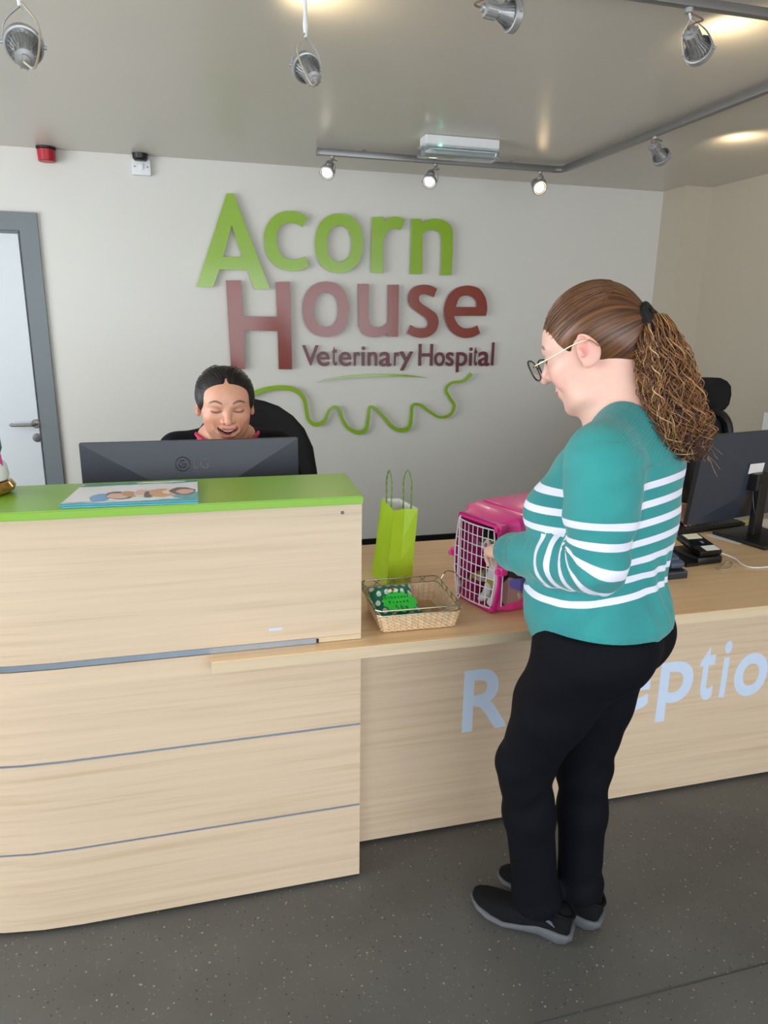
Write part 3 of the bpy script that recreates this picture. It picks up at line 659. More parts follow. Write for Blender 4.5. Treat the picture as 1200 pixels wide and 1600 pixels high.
sheet('white paper sheet beside the base of the right-hand monitor', 2.13, 2.345, .35, .21, .14, ZD+.0002)
# loose papers behind the keyboard
MAT['yellow_paper'] = M('yellow_paper', (226, 214, 110), .7); MAT['pink_paper'] = M('pink_paper', (228, 172, 170), .7)
sheet('cream paper lying behind the black keyboard, furthest left', 2.06, 2.49+.03, .1, .2, .04, ZD+.0002, 'cream')
sheet('small yellow note on the papers behind the keyboard', 2.33, 2.50, .5, .06, .05, ZD+.0035, 'yellow_paper')
sheet('white paper behind the right end of the keyboard', 2.36, 2.49, -.2, .2, .085, ZD+.0002)
sheet('pink note on the papers behind the keyboard', 2.26, 2.515, .2, .05, .04, ZD+.0018, 'pink_paper')
tm = thing('card_terminal', 'black card payment terminal with white label on the counter', 'card terminal', (1.77, 2.1, ZD))
tx = Vector((.995, .06, 0)).normalized(); TF = frame((1.715, 2.05, ZD), tx)
MB().rings([[(0+i*.11, 0, 0), (0+i*.11, .17, 0), (0+i*.11, .17, .02), (0+i*.11, .0, .012)] for i in (-.45, .05)], m=TF).build('dock', 'black', tm, smooth=0)
MB().box((0, 0, .0), (.11, .15, .03), .008, m=TF).build('terminal_base', 'black', tm, smooth=40)
MB().box((.005, -.004, -.0), (.105, .13, .022), .008, m=TF @ Matrix.Translation((0, .006, .031)) @ Matrix.Rotation(math.radians(12), 4, 'X')).build('terminal_head', 'screen', tm, smooth=40)
HF = TF @ Matrix.Translation((0, .006, .031)) @ Matrix.Rotation(math.radians(12), 4, 'X')
MB().box((.035, .002, .0222), (.095, .035, .0232), m=HF).build('white_label', 'paper', tm, smooth=0)
MB().box((.025, .09, .0222), (.09, .125, .0232), m=HF).build('keypad', 'cream', tm, smooth=0)
wv = MB()
for k in range(4): wv.tube([(.056+.003*k+.004*math.cos(a), .062+.008*math.sin(a), .0226) for a in [math.radians(-60+20*i) for i in range(7)]], .0006, 4, m=HF)
wv.build('contactless_mark', 'alu', tm)
o = MB().tube(spline([TF @ Vector((.112, .1, .03)), at(1145, 871, 2, ZD+.012), at(1160, 882, 2, ZD+.004), at(1180, 887, 2, ZD+.004), at(1215, 884, 2, ZD+.004)], 8), .0028, 8).build('white_cable', 'white_wire'); tag(o, 'white cable running from the card terminal along the counter', 'cable')
o = MB().tube(spline([at(1128, 886, 2, ZD+.003), at(1136, 878, 2, ZD+.003), at(1145, 881, 2, ZD+.003), at(1140, 889, 2, ZD+.003), at(1128, 890, 2, ZD+.003), at(1118, 886, 2, ZD+.003)], 8), .0025, 8).build('beige_cable', 'cable'); tag(o, 'short beige cable loop in front of the card terminal', 'cable')
ph = thing('desk_phone', 'slate blue desk telephone with coiled cord, half hidden behind the standing woman', 'phone', (1.52, 2.03, ZD))
PF = frame((1.385, 1.945, ZD), (1, .02, 0))
MB().rings([[(0, 0, 0), (0, .22, 0), (0, .22, .07), (0, .0, .02)], [(.21, 0, 0), (.21, .22, 0), (.21, .22, .07), (.21, 0, .02)]], m=PF).build('phone_body', 'phone_dark', ph, smooth=0)
SF = PF @ Matrix.Translation((0, 0, .02)) @ Matrix.Rotation(math.atan2(.05, .22), 4, 'X')
hs = MB()
hs.box((.145, .01, .012), (.2, .06, .035), .008, m=SF).box((.145, .155, .012), (.2, .205, .04), .008, m=SF).box((.155, .03, .026), (.19, .19, .044), .008, m=SF)
hs.build('handset', 'phone_blue', ph, smooth=40)
MB().box((.0, .0, 0), (.21, .018, .0035), m=SF).box((.14, .09, 0.0005), (.205, .125, .006), m=SF).box((.0, .15, 0), (.13, .21, .006), .002, m=SF).build('trim_panel', 'phone_blue', ph, smooth=0)
kk = MB()
for r in range(4):
    for c in range(3): kk.box((.03+c*.028, .035+r*.024, 0), (.05+c*.028, .05+r*.024, .005), .001, m=SF)
kk.build('phone_keys', 'paper', ph, smooth=0)
co = []
for i in range(420):
    a = i*.5; s_ = i/420; c_ = Vector((.03+.17*s_, .012+.004*math.sin(s_*6), .022)); co.append(PF @ (c_+Vector((0, .006*math.cos(a), .006*math.sin(a)+.002))))
MB().tube(co, .0016, 5).build('coiled_cord', 'black', ph)

# ---- green paper bag
MAT['bag'] = M('lime_paper', (186, 226, 50), .45, var=.03, scale=20, spec=.4); MAT['bag_in'] = M('bag_white_inside', (240, 240, 236), .6)
MAT['twine'] = M('green_paper_cord', (120, 160, 70), .7)
bg_ = thing('paper_bag', 'tall lime green paper gift bag with twisted handles standing on the counter', 'bag', (.61, 2.16, ZD))
bot = [Vector(p) for p in ((.575, 2.098, ZD), (.665, 2.115, ZD), (.648, 2.235, ZD), (.556, 2.222, ZD))]
top = [Vector(p) for p in ((.599, 2.112, 1.02), (.680, 2.113, 1.021), (.655, 2.25, 1.023), (.598, 2.262, 1.024))]
def bagring(t, inset=0, pin=0):
    R = [bot[k].lerp(top[k], t) for k in range(4)]; cen = sum(R, Vector())/4
    R = [p + (cen-p).normalized()*inset for p in R]; g1 = (R[0]+R[1])/2; g2 = (R[2]+R[3])/2
    g1 = g1 + (cen-g1)*pin; g2 = g2 + (cen-g2)*pin
    return [R[0], g1, R[1], (R[1]+R[2])/2, R[2], g2, R[3], (R[3]+R[0])/2]
MB().rings([bagring(0), bagring(.02), bagring(.28, 0, .03), bagring(.29, .002, .05), bagring(.6, 0, .08), bagring(1, 0, .12)], cap=False).rings([bagring(0)[::-1], bagring(0.001)[::-1]]).build('bag_paper', 'bag', bg_, smooth=0)
MB().rings([bagring(1, 0, .12), bagring(.97, .0025, .12), bagring(.62, .004, .09)], cap=False).build('bag_lining', 'bag_in', bg_, smooth=0)
for (p0, p1, sgn) in ((top[3], top[0], -1), (top[2], top[1], 1)):
    a = p0.lerp(p1, .3); c = p0.lerp(p1, .7); n_ = Vector((sgn*-.004, 0, 0)); h_ = Vector((0, 0, 1))
    pts = spline([a-h_*.03+n_, a+n_+h_*.02, a+n_+h_*.075, (a+c)/2+n_+h_*.112, c+n_+h_*.075, c+n_+h_*.02, c-h_*.03+n_], 8)
    tw = MB()
    for k in (0, 1): tw.tube([p+Vector((.0013*math.cos(i*.9+k*PI), .0013*math.sin(i*.9+k*PI), 0)) for i, p in enumerate(pts)], .0016, 6)
    tw.build('handle', 'twine', bg_)

# ---- wicker basket with wire rim
MAT['wicker'] = M('pale_wicker', (232, 206, 172), .6, var=.12, scale=60, bump=.3); MAT['wicker_d'] = M('tan_wicker', (206, 166, 118), .6, var=.15, scale=60)
MAT['wire'] = M('nickel_wire', (170, 168, 150), .25, metal=.9)
bk = thing('wicker_basket', 'shallow rectangular pale wicker basket with metal wire rim on the counter', 'basket', (.58, 1.85, ZD))
b0 = [(.470, 1.752), (.682, 1.748), (.686, 1.945), (.478, 1.950)]; b1 = [(.449, 1.728), (.690, 1.722), (.700, 1.962), (.460, 1.966)]
def rect_loop(t, z, off=0, n=26, wave=0, ph_=0, rc=.012):
    c = [Vector((b0[k][0]*(1-t)+b1[k][0]*t, b0[k][1]*(1-t)+b1[k][1]*t, z)) for k in range(4)]; out = []
    cen = sum(c, Vector())/4; idx = 0
    for k in range(4):
        a, b_ = c[k], c[(k+1) % 4]; d = (b_-a).normalized(); nn = Vector((d.y, -d.x, 0)); ln = (b_-a).length
        m_ = n
        for i in range(m_):
            f_ = (i+.5)/m_; p = a.lerp(b_, f_); e_ = min(f_, 1-f_)*ln; r_ = max(0, 1-e_/rc); p = p - nn*(rc*.35*r_*r_)
            out.append(p+nn*(off+wave*math.cos(PI*(idx+ph_)))); idx += 1
    return out
wk = MB()
for r in range(10):
    z = ZD+.005+r*.0056; t = r/12
    wk.tube(rect_loop(t, z, 0, 26, .0018, r % 2), .0025, 5, closed=True)
tag(wk.build('woven_side', 'wicker', bk), kind='stuff')
st = MB()
for i in range(0, 104, 2):
    a = rect_loop(0, ZD+.003)[i]; c = rect_loop(.85, ZD+.058)[i]; st.tube([a, c], .002, 5)
tag(st.build('wicker_stakes', 'wicker_d', bk), kind='stuff')
fl = MB()
for i in range(30):
    y = 1.757+i*.0064; fl.tube([(.475+.2*j/20, y, ZD+.004+.0012*math.cos(PI*(i+j))) for j in range(21)], .0027, 5)
for j in range(10): fl.tube([(.485+j*.02, 1.753, ZD+.0035), (.487+j*.02, 1.947, ZD+.0035)], .0022, 5)
tag(fl.build('woven_bottom', 'wicker_d', bk), kind='stuff')
wr = MB()
def rl(t, z): return rect_loop(t, z, 0, 10)
wr.tube(rl(1.08, .846), .0024, 8, closed=True).tube(rl(.9, .829), .0018, 8, closed=True)
a_, c_ = rl(1.08, .846), rl(.9, .829)
for i in range(0, 40): wr.tube([a_[i], c_[(i+1) % 40] if i % 2 else c_[i-1]], .0011, 5)
wr.build('wire_rim', 'wire', bk)
h0, h1, hm_ = Vector((.700, 1.93, .846)), Vector((.695, 1.77, .846)), at(706, 897, 0, .715)
MB().tube(spline([h0, h0+Vector((.012, 0, .02)), Vector((.716, 1.91, .878)), Vector((.722, 1.86, .886)), Vector((.716, 1.80, .872)), h1+Vector((.01, 0, .015)), h1], 6), .0017, 6).build('wire_handle', 'wire', bk)
MB().tube(spline([Vector((.455, 1.93, .846)), Vector((.447, 1.91, .85)), Vector((.442, 1.85, .852)), Vector((.447, 1.79, .85)), Vector((.452, 1.77, .846))], 6), .0017, 6).build('wire_handle', 'wire', bk)
# polka-dot packet in the basket with its lime price star
dots = [(random.random(), random.random()) for _ in range(1)]
bl = []
for r in range(5):
    for c in range(6): bl.append((.08+c*.19+(.09 if r % 2 else 0), .08+r*.21, .055, .065, (226, 240, 228), 0))
polka = blobmat('green_polka_fabric', (20, 122, 92), bl, .6)
PKF = Matrix.Translation((.470, 1.758, ZD+.0092)) @ Matrix.Rotation(math.radians(2), 4, 'Z') @ Matrix.Rotation(math.radians(19), 4, 'X')
pk = thing('polka_dot_packet', 'dark green packet with white polka dots lying in the wicker basket', 'packet', (.53, 1.83, ZD+.01))
b = bmesh.new(); W_, H_ = .125, .165; nx, ny = 20, 26; gr = {}
for s in (0, 1):
    for i in range(nx+1):
        for j in range(ny+1):
            u, v = i/nx, j/ny; bulge = (1-(2*u-1)**4)*(1-(2*v-1)**4); z = .017*bulge*(1 if s else -.35) + .0015*math.sin(9*u+5*v)*bulge + .012
            if v > .74: z += .006*bulge*s
            gr[s, i, j] = b.verts.new((u*W_+.004*math.sin(8*v), v*H_, z))
for s in (0, 1):
    for i in range(nx):
        for j in range(ny): b.faces.new([gr[s, i, j], gr[s, i+1, j], gr[s, i+1, j+1], gr[s, i, j+1]])
bmesh.ops.remove_doubles(b, verts=b.verts, dist=.0004)
o = MB().merge(b, PKF).build('packet_fabric', [polka], pk); inv = PKF.inverted(); uvset(o, lambda p: ((inv @ p).x/W_, (inv @ p).y/H_))
MAT['lime_card'] = M('fluorescent_green_card', (40, 226, 70), .6, var=.02); MAT['ink'] = M('green_black_ink', (8, 70, 30), .6)
lt_ = thing('price_label', 'bright green star-edged card with handwritten Dinosaur pieces 50p', 'label', (.54, 1.8, ZD+.04))
P0 = PKF @ Matrix.Translation((.068, .066, .0335)) @ Matrix.Scale(1.12, 4) @ Matrix.Rotation(math.radians(-5), 4, 'X')
st_ = []
for i in range(28):
    a = 2*PI*i/28; rr_ = (1 if i % 2 else .88); st_.append((.047*rr_*math.cos(a), .044*rr_*math.sin(a)))
MB().rings([[(x, y, 0) for x, y in st_], [(x, y, .001) for x, y in st_]], m=P0).build('card', 'lime_card', lt_, smooth=0)
def handwriting(s, x0, y0, h, dx, w=.0009):
    G = {'D': [[(0,0),(0,1),(.5,.9),(.7,.5),(.5,.1),(0,0)]], 'i': [[(.3,0),(.3,.6)],[(.3,.85),(.32,.92)]], 'n': [[(0,0),(0,.7),(.4,.7),(.5,0)]], 'o': [[(.3,0),(.05,.3),(.3,.7),(.6,.35),(.3,0)]], 's': [[(.55,.65),(.2,.7),(.15,.45),(.5,.3),(.45,.02),(.05,.05)]],
         'a': [[(.5,.6),(.2,.65),(.05,.25),(.3,0),(.5,.5),(.55,0)]], 'u': [[(0,.7),(.05,.1),(.4,.05),(.5,.7),(.52,0)]], 'r': [[(.1,0),(.1,.7),(.2,.5),(.5,.68)]], 'P': [[(.1,0),(.1,1),(.6,.9),(.55,.55),(.1,.5)]], 'e': [[(.1,.35),(.55,.4),(.4,.7),(.1,.5),(.15,.1),(.55,.05)]],
         'c': [[(.55,.6),(.25,.7),(.05,.35),(.25,0),(.55,.08)]], '5': [[(.6,1),(.15,1),(.12,.6),(.5,.58),(.55,.15),(.1,0)]], '0': [[(.35,0),(.05,.45),(.3,1),(.65,.55),(.35,0)]], 'p': [[(.1,-.35),(.1,.6),(.5,.55),(.45,.15),(.1,.15)]]}
    mb = MB()
    for k, ch in enumerate(s):
        for st in G.get(ch, []): mb.tube([P0 @ Vector((x0+(k+p[0]*.85)*dx, y0+p[1]*h, .0012)) for p in st], w, 4)
    return mb
m1 = handwriting('Dinosaur', -.034, .016, .010, .0085); m1.build('handwriting', 'ink', lt_)
handwriting('Pieces', -.028, -.005, .011, .0092).build('handwriting', 'ink', lt_)
handwriting('50p', -.017, -.032, .018, .0125, .0011).build('handwriting', 'ink', lt_)
bw = thing('ribbon_bow', 'tiny cream and red bow on the polka dot packet', 'bow', PKF @ Vector((.06, .112, .04)))
for k in (-1, 1):
    MB().rings([[Vector((k*.001, -.002, 0)), Vector((k*.001, .002, 0)), Vector((k*.001, 0, .004))], [Vector((k*.008, -.006, .0)), Vector((k*.008, .006, .0)), Vector((k*.008, 0, .009))], [Vector((k*.015, -.004, 0)), Vector((k*.015, .004, 0)), Vector((k*.015, 0, .005))]], m=PKF @ Matrix.Translation((.06, .112, .037))).build('bow_loop', 'cream', bw)
MB().lathe([(0, 0), (.0035, .001), (.0035, .006), (0, .007)], 10, m=PKF @ Matrix.Translation((.06, .112, .037))).build('bow_knot', 'red', bw)

# ---- pet carrier
e_ = Vector((.32, -.947, 0)).normalized(); a_ = Vector((.947, .32, 0)).normalized()
CO = Vector((.7925, 1.884, ZD))
CF = Matrix((e_, a_, Vector((0, 0, 1)))).transposed().to_4x4(); CF = Matrix.Translation(CO) @ CF      # local: x across, y into the carrier, z up
car = thing('pet_carrier', 'bright pink plastic pet carrier with white wire door on the counter', 'pet carrier', CO+a_*.2)
def sect(hb, hm, ht, z0, z1, y, r=.02, n=4):
    pts = [(hb, z0), (hm, z0+(z1-z0)*.33), (hm, z0+(z1-z0)*.62), (ht, z1), (-ht, z1), (-hm, z0+(z1-z0)*.62), (-hm, z0+(z1-z0)*.33), (-hb, z0)]; out = []
    N_ = len(pts)
    for i in range(N_):
        p = Vector(pts[i]+(0,)); q0 = Vector(pts[i-1]+(0,)); q1 = Vector(pts[(i+1) % N_]+(0,)); rr = min(r, (q0-p).length*.45, (q1-p).length*.45)
        s0 = p+(q0-p).normalized()*rr; s1 = p+(q1-p).normalized()*rr
        for k in range(n+1):
            t = k/n; v = s0*(1-t)**2+p*2*t*(1-t)+s1*t*t; out.append((v.x, y, v.y))
    return out
outer = [sect(.082, .1, .085, .006, .27, 0, .012), sect(.082, .1, .085, .006, .27, .012, .012), sect(.083, .101, .087, .006, .272, .0125, .016), sect(.088, .106, .095, .003, .278, .03, .02), sect(.105, .132, .118, 0, .29, .055, .024), sect(.108, .136, .122, 0, .295, .09, .028), sect(.108, .136, .122, 0, .295, .36, .028), sect(.098, .126, .11, .002, .288, .395, .028), sect(.07, .09, .08, .03, .25, .412, .02)]
inner = [sect(.066, .086, .078, .034, .246, .404, .02), sect(.1, .126, .112, .008, .285, .355, .026), sect(.1, .126, .112, .008, .285, .09, .026), sect(.094, .12, .108, .01, .278, .055, .02), sect(.078, .095, .082, .014, .262, .0, .012)]
MB().rings(outer+inner+[outer[0]], cap=False, m=CF).rings([outer[-1], inner[0]], m=CF).build('carrier_shell', 'pink', car, smooth=30)
MB().rings([sect(.04, .04, .04, .0, .003, .0, .001)]*1+[], m=CF) if False else None
fr_ = MB().rings([sect(.086, .104, .09, .002, .276, .001, .012), sect(.086, .104, .09, .002, .276, .011, .012), sect(.079, .096, .083, .012, .264, .011, .012), sect(.079, .096, .083, .012, .264, .001, .012), sect(.086, .104, .09, .002, .276, .001, .012)], cap=False, m=CF)
fr_.build('door_frame', 'pink_dark', car, smooth=30)
MB().box((-.095, .1, .295), (.095, .34, .299), .002, m=CF).build('rim_and_top_panel', 'pink', car, smooth=30)
hd = MB().tube([CF @ Vector(p) for p in spline([(0, .2, .297), (0, .21, .314), (0, .26, .318), (0, .31, .314), (0, .32, .297)], 6)], .007, 10); hd.build('carry_handle', 'pink', car)
for (x, z) in ((-.108, .14), (.105, .14), (.092, .262)):
    MB().box((x-.012, -.004, z-.012), (x+.012, .022, z+.014), .004, m=CF).lathe([(0, 0), (.008, 0), (.008, .01), (0, .012)], 12, m=CF @ Matrix.Translation((x, -.004, z)) @ Matrix.Rotation(PI/2, 4, 'X')).build('latch', 'pink', car, smooth=30)
# wire door: bulging grid
dg = MB()
xa, xb = -.078, .074
def gp(x, z): return CF @ Vector((x, -.006-.012*max(0, 1-(x/.08)**2)*1.0, z))
def xl(z): # half width of the octagonal door at height z
    t = (z-.016)/(.26-.016); return .078+.014*min(1, min(t/.33, (1-t)/.33) if 0 < t < 1 else 0)
outl = [(-.078, .02), (-.092, .1), (-.092, .17), (-.08, .258), (.078, .258), (.09, .17), (.09, .1), (.078, .02)]
ol = []
for i in range(8):
    p, q = outl[i], outl[(i+1) % 8]
    for k in range(8): ol.append(gp(p[0]+(q[0]-p[0])*k/8, p[1]+(q[1]-p[1])*k/8))
dg.tube(ol, .0022, 8, closed=True)
for i in range(1, 8):
    x = -.08+i*.02; zt, zb = .258, .02; dg.tube([gp(x, zb+(zt-zb)*k/6) for k in range(7)], .0015, 6)
for j in range(1, 8):
    z = .02+j*.0298; w = xl(z); dg.tube([gp(-w+2*w*k/12, z) for k in range(13)], .0015, 6)
for x in (-.072,): dg.tube([gp(x, .01), gp(x, .268)], .0028, 8)
dg.build('wire_door', 'white_wire', car)
# printed photo panel on the near side
stk = blobmat('photo_panel', (40, 30, 34), [(.3, .25, .3, .35, (150, 110, 104), .3), (.5, .55, .3, .28, (104, 80, 150), .2), (.3, .45, .16, .14, (96, 84, 160), 0), (.22, .85, .34, .3, (16, 12, 14), .2), (.32, .7, .13, .09, (196, 140, 118), .5), (.55, .28, .12, .3, (46, 32, 34), -.5), (.38, .12, .06, .2, (188, 150, 140), .7), (.7, .75, .2, .45, (22, 16, 18), 0)], .3)
mb = MB(); rows = []
for y, x, zlo in ((.013, .103, .03), (.03, .109, .035), (.055, .1345, .05), (.09, .1385, .085), (.2, .1385, .085)):
    rows.append([(x, y, zlo), (x+.0012, y, zlo), (x+.0012, y, .19), (x, y, .19)])
mb.rings(rows, m=CF); o = mb.build('photo_panel', [stk], car, smooth=0); ci = CF.inverted(); uvset(o, lambda p: (((ci @ p).y-.01)/.16, ((ci @ p).z-.03)/.16))
MB().tube([CF @ Vector((.1045, .0125, .03)), CF @ Vector((.1045, .0125, .19))], .0018, 6).build('panel_edge', 'white_wire', car)
# folded blanket inside
blk = blobmat('patterned_blanket', (226, 204, 96), [(.2, .3, .12, .3, (24, 70, 140), .3), (.5, .6, .14, .2, (230, 226, 210), .8), (.7, .25, .14, .3, (16, 60, 110), -.4), (.4, .15, .1, .14, (90, 140, 190), 0), (.85, .7, .12, .22, (226, 206, 130), .4), (.1, .8, .12, .2, (150, 110, 70), 0)], .85)
b = bmesh.new(); g = {}
for i in range(25):
    for j in range(25):
        u, v = i/24, j/24; x = -.085+u*.17; y = .02+v*.3; z = .012+.085*math.exp(-((u-.42)**2*9+(v-.16)**2*16))+.03*math.exp(-((u-.8)**2*30+(v-.1)**2*30))+.012*math.sin(11*u+4*v)*math.sin(7*v+1)+.014
        g[i, j] = b.verts.new((x, y, max(z, .012)))
for i in range(24):
    for j in range(24): b.faces.new([g[i, j], g[i+1, j], g[i+1, j+1], g[i, j+1]])
bmesh.ops.solidify(b, geom=list(b.faces), thickness=.003)
o = MB().merge(b, CF).build('blanket', [blk]); tag(o, 'yellow and blue patterned blanket inside the pink carrier', 'blanket'); uvset(o, lambda p: ((ci @ p).x/.17+.5, (ci @ p).z/.08*.6+(ci @ p).y/.5))

# ---- office chairs
def office_chair(label, x, y, rot, seat_z, back_z0, back_z1, bw, head=None, loop=False):
    t = thing('office_chair', label, 'chair', (x, y, 0)); F = Matrix.Translation((x, y, 0)) @ Matrix.Rotation(rot, 4, 'Z')   # sitter faces local -y
    MB().box((-.25, -.24, seat_z-.07), (.25, .22, seat_z), .045, m=F, seg=4).build('seat', 'black_soft', t, smooth=60)
    def back_ring(z, w, y0, th, n=20):
        return [((w)*math.copysign(abs(math.cos(2*PI*i/n))**.7, math.cos(2*PI*i/n)), y0+.05*(math.cos(2*PI*i/n)**2-.0)*-1+th*math.copysign(abs(math.sin(2*PI*i/n))**.8, math.sin(2*PI*i/n)), z) for i in range(n)]
    if not loop:
        H = back_z1-back_z0
        MB().rings([back_ring(back_z0+H*t_, bw*w_, .27+.05*t_, .035*k_) for t_, w_, k_ in ((0, .6, .3), (.03, .8, .8), (.2, .98, 1), (.5, 1, 1), (.7, .93, 1), (.82, .8, 1), (.9, .63, .95), (.96, .42, .8), (.99, .22, .5), (1, .1, .2))], m=F).build('backrest', 'black_soft', t, smooth=80)
    else:
        ol_ = []
        for i in range(40):
            a = 2*PI*i/40; ol_.append(F @ Vector((bw*math.copysign(abs(math.cos(a))**.6, math.cos(a)), .29-.03*math.cos(a)**2, (back_z0+back_z1)/2+(back_z1-back_z0)/2*math.copysign(abs(math.sin(a))**.6, math.sin(a)))))
        MB().tube(ol_, .028, 10, closed=True).build('back_frame', 'black', t)
        MB().box((-bw*.95, .283, back_z0+.02), (bw*.95, .288, back_z1-.02), m=F).build('mesh_back', 'phone_dark', t, smooth=0)
        MB().rings([back_ring(head[0]+(head[1]-head[0])*t_, head[2]*w_, .27, .03*k_) for t_, w_, k_ in ((0, .6, .2), (.05, .82, .7), (.2, .96, 1), (.5, 1, 1), (.75, .93, 1), (.9, .75, .8), (1, .45, .2))], m=F).build('headrest', 'black_soft', t, smooth=80)
        MB().box((-.03, .285, back_z1-.05), (.03, .31, head[0]+.05), .005, m=F).build('headrest_stem', 'black', t, smooth=0)
    MB().box((-.035, .1, seat_z-.09), (.035, .34, seat_z-.07), .005, m=F).box((-.035, .315, seat_z-.09), (.035, .335, back_z0+.2), .005, m=F).build('back_support', 'black', t, smooth=0)
    MB().lathe([(.03, .1), (.03, seat_z-.2), (.018, seat_z-.2), (.018, seat_z-.07)], 16, m=F).build('gas_column', 'black', t)
    for k in (-1, 1):
        MB().tube([F @ Vector(p) for p in spline([(k*.24, .05, seat_z-.05), (k*.3, .05, seat_z), (k*.3, .04, seat_z+.17), (k*.29, -.05, seat_z+.19), (k*.29, -.14, seat_z+.18)], 5)], .017, 8).build('armrest', 'black', t)
    for k in range(5):
        a = k*2*PI/5+.3; d = Vector((math.cos(a), math.sin(a), 0))
        lg = MB().tube([F @ (d*.03+Vector((0, 0, .1))), F @ (d*.29+Vector((0, 0, .075)))], [.024, .016], 8).build('base_leg', 'black', t)
        MB().lathe([(0, -.012), (.028, -.012), (.028, .012), (0, .012)], 14, m=F @ Matrix.Translation(d*.28+Vector((0, 0, .0285))) @ Matrix.Rotation(a, 4, 'Z') @ Matrix.Rotation(PI/2, 4, 'X')).build('castor', 'black', lg)
    return t
office_chair('black fabric office chair behind the laughing receptionist at the tall desk', at(391, 650, 1, 2.99).x, 2.68, .0, .5, .62, 1.285, .27)
office_chair('black mesh office chair with headrest behind the right-hand monitor', 2.68, 3.05, .12, .56, .74, 1.155, .23, head=(1.155, 1.335, .165), loop=True)
